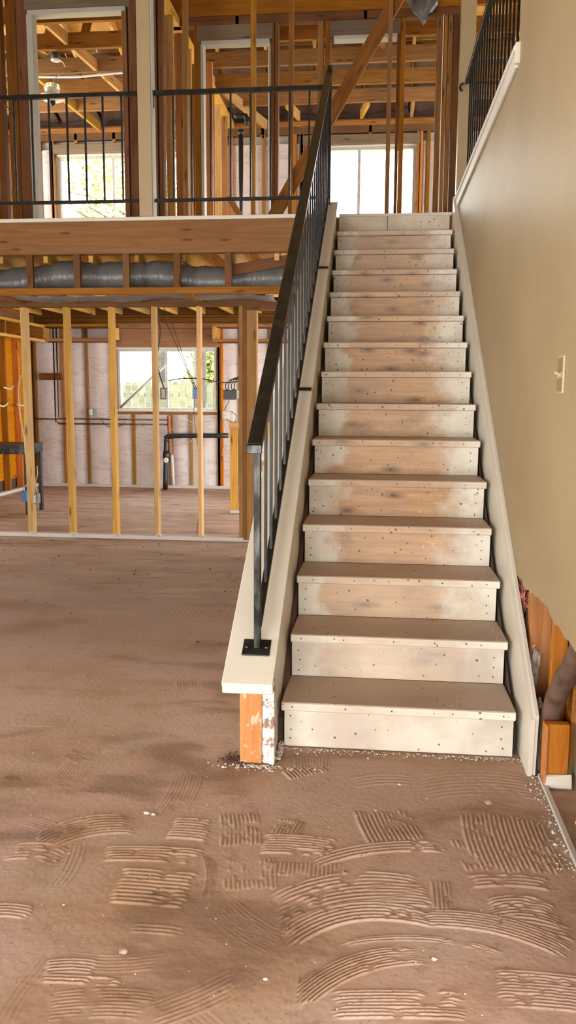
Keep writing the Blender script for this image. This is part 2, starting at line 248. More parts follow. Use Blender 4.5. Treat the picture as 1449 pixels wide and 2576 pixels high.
M['device'] = plain('ivory_plastic', (.62,.56,.43), .4); M['alu'] = plain('aluminium_frame', (.52,.53,.52), .4, .3); M['switchface'] = plain('tan_plastic', (.52,.42,.25), .4)
M['switchdark'] = plain('tan_plastic_dark', (.28,.20,.09), .45)
M['rust'] = plain('rusty_brown', (.13,.07,.045), .8, 0, .55); M['plaster'] = plain('plaster_chips', (.62,.56,.50), .9, 0, .3)
M['stone'] = plain('concrete_chip', (.45,.32,.25), .9, 0, .3); M['foam'] = plain('yellow_foam', (.62,.58,.36), .7); M['orangerust'] = plain('rust_streaked_steel', (.42,.16,.09), .7, 0, .5)
k = N('bulb_glass', .1); k.b.inputs['Transmission Weight'].default_value = .6; M['bulb'] = k.col((.8,.85,.75))
k = N('window_glass', .02); k.b.inputs['Transmission Weight'].default_value = 1; k.b.inputs['IOR'].default_value = 1.02; M['glass'] = k.col((.97,.99,.98))
k = N('leaf_green', .6); r = k.noise(k.co(), 1.3, 3); c = k.mix(k.ramp(r, .35, .65), (.12,.14,.028), (.20,.19,.045)); k.b.inputs['Subsurface Weight'].default_value = 0
M['leaf'] = k.col(c); M['bark'] = plain('bark', (.055,.05,.04), .9, 0, .4)
M['fence'] = lumber('weathered_fence', (.10,.10,.07), (.075,.078,.05), .9, .4); M['grass'] = plain('dry_grass', (.28,.27,.10), .95, 0, .5)
M['stucco'] = plain('exterior_wall', (.5,.48,.42), .9)

# ---------------------------------------------------------------- object helpers
def link(o, parent=None):
    S.collection.objects.link(o)
    if parent: o.parent = parent
    return o
def tag(o, label=None, cat=None, group=None, kind=None):
    if label: o['label'] = label
    if cat: o['category'] = cat
    if group: o['group'] = group
    if kind: o['kind'] = kind
    return o
def empty(name, loc, label, cat, group=None, kind=None):
    o = bpy.data.objects.new(name, None); o.location = loc; o.empty_display_size = .1; link(o); return tag(o, label, cat, group, kind)
def wl(parent):
    v = Vector((0,0,0))
    while parent: v = v+parent.location; parent = parent.parent
    return v
def mesh_obj(name, bm, mat, parent=None, loc=(0,0,0), smooth=False):
    me = bpy.data.meshes.new(name); bm.to_mesh(me); bm.free()
    for m in (mat if isinstance(mat, list) else [mat]): me.materials.append(m)
    if smooth: me.polygons.foreach_set('use_smooth', [True]*len(me.polygons))
    o = bpy.data.objects.new(name, me); link(o, parent); o.location = Vector(loc) - Vector(wl(parent)); return o
def uvs(bm, ax):
    uv = bm.loops.layers.uv.new('UVMap'); ot = [a for a in range(3) if a != ax]
    for f in bm.faces:
        nn = [abs(v) for v in f.normal]; d = nn.index(max(nn))
        for l in f.loops:
            co = l.vert.co
            if d == ax: l[uv].uv = (co[ot[0]]*.2, co[ot[1]]+.3)
            else:
                b = ot[0] if d == ot[1] else ot[1]
                l[uv].uv = (co[ax], co[b] + (.5 if d == ot[0] else 0))
def boxbm(sz, bev, tw=0):
    bm = bmesh.new(); bmesh.ops.create_cube(bm, size=1)
    for v in bm.verts: v.co = Vector((v.co.x*sz[0], v.co.y*sz[1], v.co.z*sz[2]))
    if bev: bmesh.ops.bevel(bm, geom=bm.edges[:], offset=min(bev, min(sz)*.3), segments=1, affect='EDGES')
    if tw:
        for v in bm.verts: v.co += Vector([R.uniform(-tw, tw) for _ in range(3)])
    bm.normal_update(); return bm
def bx(name, lo, hi, mat, parent=None, bev=.0025, tw=0):
    lo, hi = Vector(lo), Vector(hi); sz = hi-lo; c = (lo+hi)/2
    bm = boxbm(sz, bev, tw); a = list(sz).index(max(sz)); uvs(bm, a)
    return mesh_obj(name, bm, mat, parent, c)
def bar(name, p0, p1, wd, th, mat, parent=None, upv=(0,0,1), bev=.002):
    """board from p0 to p1; wd across, th along the up side"""
    p0, p1 = Vector(p0), Vector(p1); d = p1-p0; L = d.length; x = d.normalized(); y = Vector(upv).cross(x).normalized(); z = x.cross(y)
    bm = boxbm((L, wd, th), bev); uvs(bm, 0)
    o = mesh_obj(name, bm, mat, parent, (p0+p1)/2)
    o.rotation_euler = Matrix((x,y,z)).transposed().to_euler(); return o
def smoothpath(pts, sub=6):
    P = [Vector(p) for p in pts]
    if len(P) < 3 or sub < 2: return P
    out = []
    for i in range(len(P)-1):
        a, b, c, d = P[max(i-1,0)], P[i], P[i+1], P[min(i+2,len(P)-1)]
        for k in range(sub):
            t = k/sub; out.append(.5*((2*b)+(c-a)*t+(2*a-5*b+4*c-d)*t*t+(3*b-a-3*c+d)*t**3))
    return out+[P[-1]]
def tubebm(bm, pts, r, seg=8, cap=True):
    n = len(pts); rings = []; prev = None
    for i, q in enumerate(pts):
        t = (pts[min(i+1,n-1)]-pts[max(i-1,0)]).normalized()
        if prev is None:
            a = Vector((0,0,1)) if abs(t.z) < .9 else Vector((1,0,0)); u = t.cross(a).normalized()
        else: u = (prev-t*prev.dot(t)).normalized()
        prev = u; v = t.cross(u); rr = r(i/(n-1)) if callable(r) else r
        rings.append([bm.verts.new(q+(u*math.cos(2*math.pi*k/seg)+v*math.sin(2*math.pi*k/seg))*rr) for k in range(seg)])
    for i in range(n-1):
        for k in range(seg): bm.faces.new((rings[i][k], rings[i][(k+1)%seg], rings[i+1][(k+1)%seg], rings[i+1][k]))
    if cap: bm.faces.new(rings[0][::-1]); bm.faces.new(rings[-1])
def tube(name, pts, r, mat, parent=None, seg=8, sub=6):
    P = smoothpath(pts, sub); c = P[0].copy(); bm = bmesh.new(); tubebm(bm, [q-c for q in P], r, seg); bm.normal_update()
    return mesh_obj(name, bm, mat, parent, c, True)
def prism(name, poly, axis, a, b, mat, parent=None, jag=0):
    """polygon in the two other axes extruded along axis from a to b"""
    bm = bmesh.new(); ot = [i for i in range(3) if i != axis]
    def P(q, h):
        v = [0,0,0]; v[axis] = h; v[ot[0]] = q[0]; v[ot[1]] = q[1]; return bm.verts.new(v)
    A = [P(q, a) for q in poly]; B = [P(q, b) for q in poly]; n = len(poly)
    bm.faces.new(A); bm.faces.new(B[::-1])
    for i in range(n): bm.faces.new((A[i], B[i], B[(i+1)%n], A[(i+1)%n]))
    bmesh.ops.recalc_face_normals(bm, faces=bm.faces[:]); bm.normal_update(); uvs(bm, ot[0])
    return mesh_obj(name, bm, mat, parent)
def lathe(name, prof, loc, mat, parent=None, seg=16, axis='Z'):
    bm = bmesh.new(); rings = []
    for r, h in prof: rings.append([bm.verts.new((max(r,1e-4)*math.cos(2*math.pi*k/seg), max(r,1e-4)*math.sin(2*math.pi*k/seg), h)) for k in range(seg)])
    for i in range(len(prof)-1):
        for k in range(seg): bm.faces.new((rings[i][k], rings[i][(k+1)%seg], rings[i+1][(k+1)%seg], rings[i+1][k]))
    bm.faces.new(rings[0][::-1]); bm.faces.new(rings[-1])
    if axis == 'Y': bmesh.ops.rotate(bm, verts=bm.verts, matrix=Matrix.Rotation(math.radians(90), 3, 'X'))
    if axis == 'X': bmesh.ops.rotate(bm, verts=bm.verts, matrix=Matrix.Rotation(math.radians(90), 3, 'Y'))
    bmesh.ops.recalc_face_normals(bm, faces=bm.faces[:]); return mesh_obj(name, bm, mat, parent, loc, True)
def lump(name, c, sz, mat, parent=None, sub=3, rough=.35, seed=0, freq=2.2):
    bm = bmesh.new(); bmesh.ops.create_icosphere(bm, subdivisions=sub, radius=1)
    for v in bm.verts:
        d = 1+rough*noise.noise(v.co*freq+Vector((seed*3.1,seed,0)))+rough*.6*noise.noise(v.co*freq*2.7+Vector((0,seed*5.3,1)))
        v.co = Vector((v.co.x*sz[0]*d, v.co.y*sz[1]*d, v.co.z*sz[2]*d))
    bm.normal_update(); return mesh_obj(name, bm, mat, parent, c)
def structure(name, loc, label): return empty(name, loc, label, 'structure', None, 'structure')

T, W, Y1, RISE = D['T'], D['W'], D['Y1'], .19
F2, F2T = 2.85, 2.85
YB = 7.1; CEIL = 5.08; YBACK = 12.0
# ---------------------------------------------------------------- ground floor: one sheet, finely divided where the trowel ridges are
fx = np.concatenate([np.linspace(-6,-1.55,24)[:-1], np.arange(-1.55,1.14,.0036), np.linspace(1.14,5,16)])
fy = np.concatenate([np.linspace(-3.5,1.5,12)[:-1], np.arange(1.5,2.2,.0026), np.arange(2.2,3.2,.0036), np.arange(3.2,4.9,.0062), np.linspace(4.9,12.3,50)])
GX, GY = np.meshgrid(fx, fy); H = np.zeros_like(GX)
rs = np.random.RandomState(3)
def vnoise(X, Y, sc, seed):
    r = np.random.RandomState(seed); g = r.rand(64,64); x = X*sc+100; y = Y*sc+100
    xi = np.floor(x).astype(int); yi = np.floor(y).astype(int); fx_ = x-xi; fy_ = y-yi; fx_ = fx_*fx_*(3-2*fx_); fy_ = fy_*fy_*(3-2*fy_)
    a = g[yi%64, xi%64]; b = g[yi%64, (xi+1)%64]; c = g[(yi+1)%64, xi%64]; d = g[(yi+1)%64, (xi+1)%64]
    return (a*(1-fx_)+b*fx_)*(1-fy_)+(c*(1-fx_)+d*fx_)*fy_
brk = vnoise(GX, GY, 14, 5)*.6+vnoise(GX, GY, 50, 6)*.4
wob = (vnoise(GX, GY, 6, 8)-.5)*.008
faint = []
for _ in range(34):
    px_, py_ = rs.uniform(-1.3,.85), rs.uniform(1.6,4.6); an = rs.choice([0,0,1.57,.5,2.6])+rs.uniform(-.15,.15); ln = rs.uniform(.08,.22); wd_ = rs.uniform(.05,.13); bw = rs.uniform(-.03,.03)
    u_ = np.array([math.cos(an), math.sin(an)]); v_ = np.array([-u_[1], u_[0]]); c0 = np.array([px_, py_])
    faint.append([c0-u_*ln, c0+v_*bw, c0+u_*ln, c0+v_*(bw+wd_), max(3,int(wd_/.012)), rs.uniform(.12,.32)])
for A, Mi, B, Nn, nr, st in faint+D['patch']:
    A, Mi, B, Nn = map(np.array, (A, Mi, B, Nn)); ch = B-A; L = np.hypot(*ch); u = ch/L; v = np.array([-u[1], u[0]])
    mid = (A+B)/2; sag = np.dot(Mi-mid, v); wd = np.dot(Nn-Mi, v)
    if wd < 0: v = -v; sag = -sag; wd = -wd
    dx = GX-mid[0]; dy = GY-mid[1]; U = dx*u[0]+dy*u[1]; V = dx*v[0]+dy*v[1]
    q = 2*U/L; Vc = V-sag*(1-np.clip(q*q, 0, 1.3))+wob*.6
    pitch = wd/nr
    ph = Vc/pitch; tri = 1-np.abs((ph % 1)*2-1); ridge = np.clip(tri*1.9-.35, 0, 1); ridge = ridge*ridge*(3-2*ridge)
    row = np.floor(ph); endj = .13*np.sin(row*12.9898+L*71)*np.sin(row*4.1+L*13)
    win = np.clip((1-np.abs(q)-np.abs(endj))/(.12), 0, 1)*np.clip((Vc+.001)/.006, 0, 1)*np.clip((wd-Vc)/.008, 0, 1)
    keep = np.clip((brk-.27)*7, 0, 1)
    H = np.maximum(H, ridge*win*keep*min(.0048, pitch*.40)*min(st*1.2,1.15))
H += (vnoise(GX, GY, 3, 1)-.5)*.004*np.clip((GY-1.5)/.2,0,1)*np.clip((4.85-GY)/.2,0,1) + (vnoise(GX, GY, 90, 2)-.5)*.0009
ny, nx = GX.shape
me = bpy.data.meshes.new('floor'); me.vertices.add(nx*ny)
me.vertices.foreach_set('co', np.stack([GX, GY, H-.002], -1).astype(np.float32).ravel())
ii = (np.arange(ny-1)[:,None]*nx+np.arange(nx-1)[None,:]).ravel(); nf = ii.size
me.loops.add(nf*4); me.loops.foreach_set('vertex_index', np.stack([ii, ii+1, ii+nx+1, ii+nx], -1).astype(np.int32).ravel())
me.polygons.add(nf); me.polygons.foreach_set('loop_start', np.arange(nf, dtype=np.int32)*4); me.polygons.foreach_set('use_smooth', np.ones(nf, dtype=bool))
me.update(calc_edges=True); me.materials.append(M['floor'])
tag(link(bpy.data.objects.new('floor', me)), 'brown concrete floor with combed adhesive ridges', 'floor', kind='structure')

# ---------------------------------------------------------------- walls of the front room (mostly behind the camera)
wlft = structure('wall_left', (-5.2,0,0), 'left wall of the front room with a wide window opening')
bx('drywall', (-5.35,-3.4,0), (-5.2,0,5.9), M['wall'], wlft, 0); bx('drywall', (-5.35,3.0,0), (-5.2,7.1,5.9), M['wall'], wlft, 0)
bx('drywall', (-5.35,0,2.2), (-5.2,3.0,5.9), M['wall'], wlft, 0); bx('drywall', (-5.35,0,0), (-5.2,3.0,.4), M['wall'], wlft, 0)
wr = structure('wall_rear', (0,-3.2,0), 'rear wall behind the camera with a wide door opening')
bx('drywall', (-5.2,-3.35,2.2), (.95,-3.2,5.9), M['wall'], wr, 0); bx('drywall', (-5.2,-3.35,0), (-4.4,-3.2,2.2), M['wall'], wr, 0); bx('drywall', (.55,-3.35,0), (.95,-3.2,2.2), M['wall'], wr, 0)
cl = bx('ceiling', (-5.35,-3.4,5.9), (4.8,7.6,6.0), M['postpaint'], None, 0); tag(cl, 'flat painted ceiling over the front room', 'ceiling', kind='structure')
# right wall: a drywall sheet torn off below, open above the stairs
wrt = structure('wall_right', (.95,3,0), 'tall beige textured drywall wall beside the staircase')
tear = []
yy = 3.80
while yy > .2:
    tear.append((yy, .605+.03*min(1,(3.8-yy)/.5)+R.uniform(-.010,.010)+.012*math.sin(yy*9))); yy -= R.uniform(.02,.06)
def skirt_z(y): return .20+.652*(y-2.95)
bm = bmesh.new()
def sheet(q):
    A = [bm.verts.new((.950,y,z)) for y, z in q]; B = [bm.verts.new((.963,y,z)) for y, z in q]; n = len(q)
    bm.faces.new(A); bm.faces.new(B[::-1])
    for i in range(n): bm.faces.new((A[i], B[i], B[(i+1)%n], A[(i+1)%n]))
sheet([(-3.2,.8),(4.1,.8),(4.1,5.9),(-3.2,5.9)]); sheet([(-3.2,.62),(.2,.62),(.2,.8),(-3.2,.8)])
sheet([(4.1,.8),(4.25,skirt_z(4.25)-.06),(7.13,skirt_z(7.13)-.06),(7.13,2.92),(4.1,2.92)])
sheet([(3.8,.60),(4.1,.8),(3.8,.8)])
for (ya, za), (yc, zc_) in zip(tear[:-1], tear[1:]): sheet([(ya,za),(yc,zc_),(yc,.8),(ya,.8)])
bmesh.ops.recalc_face_normals(bm, faces=bm.faces[:])
mesh_obj('drywall_sheet', bm, M['wall'], wrt)
bx('drywall_sheet', (1.057,-3.2,.62), (1.07,4.1,5.9), M['wall'], wrt, 0)
bx('drywall_sheet', (1.057,3.8,0.5), (1.07,7.13,2.92), M['wall'], wrt, 0)
bx('end_panel', (.963,4.088,2.92), (1.057,4.1,5.9), M['wall'], wrt, 0)
for i, (y, m) in enumerate(((3.30,'lumorange'),(2.88,'lumorange'),(2.37,'lumorange'),(1.95,'lum'),(1.54,'lum'),(3.72,'lum'))):
    z0 = .045
    if i != 1: bx('stud', (.965,y,z0), (1.055,y+.038,.95), M[m], wrt, .002)
bx('stud_block', (.958,2.88,.03), (1.045,2.918,.232), M['lumorange'], wrt, .002); bx('stud', (1.0,3.02,.03), (1.055,3.058,.95), M['lumorange'], wrt, .002)
prism('stud_side', [(.958,.02),(.958,.19),(.963,.232),(.966,.232),(.966,.02)], 1, 2.86, 2.88, M['lumorange'], wrt)
bx('stud', (.965,3.262,.15), (1.055,3.299,.95), M['lumorange'], wrt, .002)
pl = bx('closet_panel', (1.072,1.4,.0), (1.082,3.3,.66), M['wall'], wrt, 0)
bx('closet_panel', (1.060,2.93,.07), (1.071,4.0,.62), M['lumorange'], wrt, 0)
bx('sole_plate', (.966,3.0,0), (1.055,6.8,.04), M['lumdark'], wrt, .002)
for (y0,y1_) in ((2.862,2.91),(2.36,2.415)):
    bx('paint_band', (.963,y0-.003,.0), (1.058,y0+.02,.052), M['white'], wrt, .008, .004)
# grey edge strip left on the floor under the torn wall
prism('floor_strip', [(.957,.2),(.957,2.95),(.972,2.95),(.975,.2)], 2, .0, .016, M['plate'], wrt)
# sloping white cap on the opening above the stairs
tr = structure('trim_1', (.95,5.5,2.92), 'white painted cap board on the low wall of the upstairs opening')
bx('cap_board', (.925,4.08,2.92), (1.085,7.15,2.945), M['white'], tr, .004)
bx('cap_moulding', (.934,4.09,2.85), (.950,7.13,2.92), M['white'], tr, .003)
bx('cap_end', (.93,4.06,2.86), (1.08,4.088,2.95), M['cream'], tr, .003)

# ---------------------------------------------------------------- staircase
st = empty('staircase', (W/2, Y1, 0), 'straight wooden staircase with worn cream paint on treads and risers', 'staircase')
wear = [.15,.45,.75,.9,1,.9,.85,.9,.9,.95,.9,.85,.75,.7,.35]
for k in range(14):
    z = (k+1)*RISE; y = Y1+k*T; dw = R.uniform(-.004,.004)
    o = bx('tread', (0+dw, y, z-.036), (W+dw+R.uniform(-.003,.004), y+T+.03, z), [M['riser'], M['treadtop']], st, .004); o.color = (max(.2,wear[k]-.12),0,0,1)
    for f in o.data.polygons: f.material_index = 1 if f.normal.z > .6 else 0
    o.rotation_euler = (0,0,R.uniform(-.0015,.0015))
for k in range(14):
    z = k*RISE; y = Y1+k*T+.026
    o = bx('riser', (.006+R.uniform(-.003,.003), y, z+(.001 if k else .0)), (W-.006+R.uniform(-.003,.003), y+.02, z+RISE-.037), M['riser'], st, .0015); o.color = (wear[k],0,0,1)
xs = D['riser_top']; y = Y1+14*T+.015
for a, b in ((.0,xs-.002),(xs+.002,W)):
    o = bx('riser', (a, y, 14*RISE+.0), (b, y+.02, 15*RISE), M['riser'], st, .002); o.color = (.25,0,0,1)
bx('landing_edge', (-.0, y-.012, F2-.022), (W+.015, y+.05, F2), M['white'], st, .003)
for xs_ in ((-.021,-.001),(W+.001,W+.006)):
    prism('shade_stringer', [(Y1+.06,0),(Y1+.06,.10),(Y1+14*T+.05,2.66),(Y1+14*T+.05,0)], 0, xs_[0], xs_[1], M['felt'], st)  # dark boards added in the side gaps; their colour stands for shade
bx('under_stair_blocker', (-.12,7.13,0), (1.05,7.145,2.6), M['drygrey'], st, 0)  # unseen panel added to stop light leaking past the risers
# nails standing in the risers and nosings
bm = bmesh.new()
for k in range(14):
    for s in (.035, W-.05):
        for j in range(3):
            c = Vector((s+R.uniform(-.006,.006), Y1+k*T+.0245, k*RISE+.03+j*.045+R.uniform(-.008,.008)))
            bmesh.ops.create_cone(bm, cap_ends=True, segments=6, radius1=.0032, radius2=.0026, depth=.003, matrix=Matrix.Translation(c)@Matrix.Rotation(math.pi/2,4,'X'))
    for j in range(5):
        c = Vector((.06+j*.19+R.uniform(-.03,.03), Y1+k*T-.001, (k+1)*RISE-.018))
        bmesh.ops.create_cone(bm, cap_ends=True, segments=6, radius1=.0032, radius2=.0026, depth=.003, matrix=Matrix.Translation(c)@Matrix.Rotation(math.pi/2,4,'X'))
o = mesh_obj('nail_heads', bm, M['iron'], st); o['kind'] = 'stuff'
# closed side: knee wall under a sloping cap
def cap_z(y): return .335+.618*(y-2.9)
prism('knee_wall', [(2.98,0),(2.98,cap_z(2.98)-.045),(7.12,cap_z(7.12)-.045),(7.12,0)], 0, -.128, -.022, M['cream'], st)
bx('end_stud', (-.143,2.943,0), (-.060,2.983,.315), M['smeared'], st, .002)
bx('end_drywall', (-.059,2.945,0), (-.034,2.983,.317), M['chipped'], st, .002)
bx('corner_trim', (-.034,2.935,0), (-.012,2.983,.325), M['chipped'], st, .002)
bar('cap_board', (-.108,2.895,cap_z(2.895)-.012), (-.108,7.14,cap_z(7.14)-.012), .190, .022, M['cream'], st)
bar('cap_moulding', (-.108,2.905,cap_z(2.905)-.030), (-.108,7.13,cap_z(7.13)-.030), .172, .018, M['cream'], st, bev=.005)
bx('cap_return', (-.200,2.887,.292), (-.012,2.90,.328), M['white'], st, .004)
# wall-side skirt
prism('skirt_board', [(2.955,0),(2.935,skirt_z(2.955)+.02),(7.13,skirt_z(7.13)+.05),(7.13,2.6),(3.35,0)], 0, .920, .936, M['cream'], st)
prism('skirt_board', [(2.96,0.005),(2.94,skirt_z(2.955)+.035),(7.13,skirt_z(7.13)+.065),(7.13,2.75),(6.9,skirt_z(6.9)-.07),(3.1,skirt_z(3.1)-.07),(3.02,0.005)], 0, .936, .949, M['white'], st)

# ---------------------------------------------------------------- stair railing
rl = empty('stair_railing', (-.1,3.04,cap_z(3.04)), 'black iron railing rising along the staircase cap with flat handrail', 'railing')
def hr_z(y): return 1.245+.668*(y-3.04)
XR = -.09
bar('handrail', (XR,2.965,hr_z(2.965)), (XR,7.08,hr_z(7.08)), .054, .024, M['iron'], rl)
bx('handrail_end_cap', (XR-.028,2.945,hr_z(2.95)-.016), (XR+.028,2.957,hr_z(2.95)+.016), M['steel'], rl, .002)
bx('newel_post', (XR-.013,3.027,cap_z(3.04)), (XR+.013,3.053,hr_z(3.04)-.01), M['steel'], rl, .003)
sl = math.atan(.618)
pp = bx('base_plate', (XR-.056,2.995,0), (XR+.050,3.075,.006), M['iron'], rl, .004); pp.location.z = cap_z(3.035)+.005-rl.location.z; pp.rotation_euler = (sl,0,0)
for dxx in (-.040,.036):
    o = lathe('bolt', [(.009,0),(.009,.004),(.005,.007)], (0,0,0), M['steel'], None, 8); o.parent = pp; o.location = (dxx+.003,0,.003)
bar('bottom_rail', (XR-.002,3.07,cap_z(3.07)+.06), (XR-.002,7.05,cap_z(7.05)+.06), .028, .016, M['iron'], rl)
yb = 3.268
while yb < 7.0:
    bx('baluster', (XR-.006,yb-.006,cap_z(yb)+.055), (XR+.006,yb+.006,hr_z(yb)-.008), M['iron'], rl, .001); yb += .170
bx('end_post', (XR-.018,7.075,F2+.02), (XR+.018,7.11,3.99), M['iron'], rl, .002)
for by in (4.62,6.0):
    o = bx('bracket', (XR-.01,by-.014,0), (XR+.072,by+.014,.005), M['iron'], rl, .001); o.location.z = cap_z(by)+.012-rl.location.z; o.rotation_euler = (sl,0,0)
    o = bx('bracket', (XR-.004,by-.006,cap_z(by)+.006), (XR+.004,by+.006,cap_z(by)+.06), M['iron'], rl, .001)

# ---------------------------------------------------------------- landing edge, beam and balcony railings
tb = structure('trim_2', (-2.5,YB,F2), 'white nosing strip along the upstairs floor edge')
bx('nosing', (-5.2,YB-.025,F2-.03), (-.215,YB+.03,F2), M['white'], tb, .003)
be = structure('beam', (-2.5,YB,2.55), 'wide solid timber beam carrying the upstairs floor edge')
bx('timber', (-5.2,YB,2.555), (-.13,YB+.089,F2-.03), M['lumbeam'], be, .004)
bx('timber', (-.13,YB+.05,2.60), (4.6,YB+.089,F2-.03), M['lumbeam'], be, .004)
def balcony(name, x0, x1, xs_, label):
    g = empty(name, ((x0+x1)/2,YB+.02,F2), label, 'railing', 'black balcony railings')
    bx('handrail', (x0,YB-.005,3.818), (x1,YB+.035,3.852), M['iron'], g, .002)
    bx('bottom_rail', (x0,YB+.002,2.972), (x1,YB+.03,2.997), M['iron'], g, .002)
    for x in xs_: bx('baluster', (x-.0075,YB+.008,2.99), (x+.0075,YB+.023,3.83), M['iron'], g, .001)
    return g
g = balcony('balcony_railing', -5.15, -1.668, [-2.597-.155*i for i in range(1,17)]+[-2.597,-2.447,-2.291,-2.135,-1.981,-1.82], 'long black balcony railing left of the cream post')
tube('wire_hook', [(-2.86,YB-.01,3.83),(-2.87,YB-.03,3.9),(-2.83,YB-.02,3.95),(-2.80,YB,3.88),(-2.82,YB-.02,3.8),(-2.75,YB-.03,3.7)], .004, M['iron'], g)
g = balcony('balcony_railing', -1.549, -.125, [-1.382,-1.228,-1.067,-.901,-.735,-.57,-.413,-.253], 'short black balcony railing between cream post and stairs')
bx('wall_plate', (-1.552,YB-.0,3.72), (-1.542,YB+.03,3.85), M['iron'], g, .001)
co = structure('column', (-1.61,YB,F2), 'square cream post standing at the balcony edge')
bx('post_casing', (-1.668,YB-.04,F2), (-1.556,YB+.07,5.9), M['postpaint'], co, .003)
bx('post_side', (-1.556,YB-.03,F2), (-1.545,YB+.06,5.9), M['jamb'], co, .002)
c2 = structure('column', (1.0,7.2,F2), 'narrow cream post at the head of the stairs')
bx('post_casing', (.945,7.14,F2-.0), (1.060,7.26,5.9), M['postpaint'], c2, .003)

# railing in the upstairs opening on the right
rr = empty('landing_railing', (1.0,5.6,2.945), 'dark iron railing on the white cap of the right wall opening', 'railing')
bx('handrail', (.985,4.12,3.83), (1.025,7.13,3.865), M['iron'], rr, .002)
bx('bottom_rail', (.992,4.12,2.985), (1.018,7.13,3.0), M['iron'], rr, .002)
yb = 4.18
while yb < 7.1:
    bx('baluster', (1.012,yb-.005,2.99), (1.024,yb+.006,3.84), M['iron'], rr, .001); yb += .15
for z in (3.80,2.97):
    tube('wall_hook', [(.975,7.12,z+.03),(.955,7.10,z+.02),(.945,7.09,z-.01),(.96,7.10,z-.03)], .009, M['iron'], rr)
# ---------------------------------------------------------------- upstairs floor and its joists
fu = structure('floor_upper', (0,9.5,F2), 'upstairs plywood floor on deep timber joists')
bx('deck_panel', (-5.2,YB+.03,2.795), (-1.0,YBACK+.2,2.845), M['deck'], fu, 0); bx('deck_panel', (-1.0,YB+.10,2.795), (4.6,YBACK+.2,2.845), M['deck'], fu, 0)
bx('deck_panel', (1.083,2.0,2.795), (4.6,YB+.10,2.845), M['ply'], fu, 0)
x = -5.0
while x < 4.4:
    bx('joist', (x,YB+.09,2.50), (x+.040,YBACK-.02,2.795), M['lumlight'], fu, .002); x += .405
# soffit frame with duct
so = structure('soffit', (-2.5,YB,2.2), 'timber soffit frame hanging below the beam around a duct')
for x in D['soffit_x']: bx('cripple', (x-.03,YB+.002,2.275), (x+.028,YB+.04,2.556), M['lumdark'], so, .002)
bx('bottom_plate', (-5.2,YB,2.222), (-.14,YB+.09,2.277), M['lum'], so, .003)
for x in D['soffit_block_x']: bar('cross_block', (x,YB+.09,2.237), (x+.02,7.66,2.215), .085, .036, M['lum'], so)
bar('diagonal_board', (-.95,YB+.12,2.42), (-.1,YB+.16,2.56), .04, .09, M['lumdark'], so)
du = empty('flexible_duct', (-2.5,YB+.25,2.4), 'long grey plastic-wrapped flexible duct lying in the soffit', 'duct')
pts = []; x = -5.1
while x < -.25:
    pts.append((x, YB+.28+.02*math.sin(x*2.1), 2.385+.028*math.sin(x*2.7+.9)+.012*math.sin(x*7))); x += .12
tube('sleeve', pts, lambda t: .128+.008*math.sin(t*70)+.004*math.sin(t*210), M['duct'], du, 28, 4)
bm = bmesh.new(); xs_ = [-5.0+.06*i for i in range(75)]
vv = [[bm.verts.new((x, YB+.14+.40*j/7, 2.232+.012*math.sin(x*3.3)-.022*max(0,math.sin(j/7*math.pi))*(1+.5*math.sin(x*9))+.006*math.sin(x*31+j*2))) for j in range(8)] for x in xs_]
for i in range(len(xs_)-1):
    for j in range(7): bm.faces.new((vv[i][j], vv[i+1][j], vv[i+1][j+1], vv[i][j+1]))
bm.normal_update(); o = mesh_obj('film_flap', bm, M['duct'], du, (0,0,0), True)
md = o.modifiers.new('s','SOLIDIFY'); md.thickness = .002

# ---------------------------------------------------------------- stud wall between the front room and the room beyond
pw = structure('wall_partition', (-2.5,7.62,0), 'open stud wall below the balcony')
YW = 7.62
bx('sole_plate', (-5.2,YW-.005,0), (-.80,YW+.09,.04), M['plate'], pw, .004)
bx('top_plate', (-5.2,YW,2.17), (-.13,YW+.09,2.245), M['lumdark'], pw, .003)
for (x, w_), wd in zip(D['lower'], D['lower_w']):
    bx('stud', (x-wd/2,YW+.0,.04), (x+wd/2,YW+.089,2.17), M['lumlight'], pw, .003, .0008)
for x in (-3.38,-3.80,-4.2,-4.6): bx('stud', (x-.019,YW,.04), (x+.019,YW+.089,2.17), M['lumlight'], pw, .003)
bx('stud', (-.925,YW,.02), (-.886,YW+.089,2.17), M['lum'], pw, .003); bx('stud', (-.884,YW-.01,.02), (-.852,YW+.08,2.17), M['lumdark'], pw, .003)
bx('trimmer', (-.850,YW-.02,.02), (-.755,YW+.07,2.13), M['lum'], pw, .003)
bx('door_header', (-.85,YW-.015,2.13), (-.13,YW+.06,2.235), M['lumdark'], pw, .003)
for x in [v[0] for v in D['lower']]: lump('paint_drip', (x+.02,YW+.0,.043), (.035,.03,.010), M['plaster'], pw, 2, .4, x)

# ---------------------------------------------------------------- ground-floor back wall with insulation and window
wb = structure('wall_back', (-2.5,YBACK,0), 'ground floor back wall of open studs and white insulation')
XL0 = -4.66
YS = YBACK-.09
wx0, wx1, wz1, wz0, wm = D['winlow']
bx('sole_plate', (XL0,YS,0), (4.6,YBACK,.045), M['plate'], wb, .003)
bx('rim_board', (-5.2,11.955,2.50), (4.6,11.985,2.795), M['lumdark'], wb, .002); bx('top_plate', (XL0,YS,2.46), (4.6,YBACK,2.495), M['lumdark'], wb, .003); bx('top_plate', (XL0,YS,2.385), (4.6,YBACK,2.455), M['lumdark'], wb, .003); bx('top_plate', (XL0,YS-.01,2.31), (4.6,YBACK-.01,2.38), M['lumbeam'], wb, .003)
bx('header', (wx0-.05,YS-.005,wz1+.02), (wx1+.06,YBACK-.01,2.305), M['lumbeam'], wb, .003)
bk = sorted([v[0] for v in D['back']]+[-1.2,-.8])
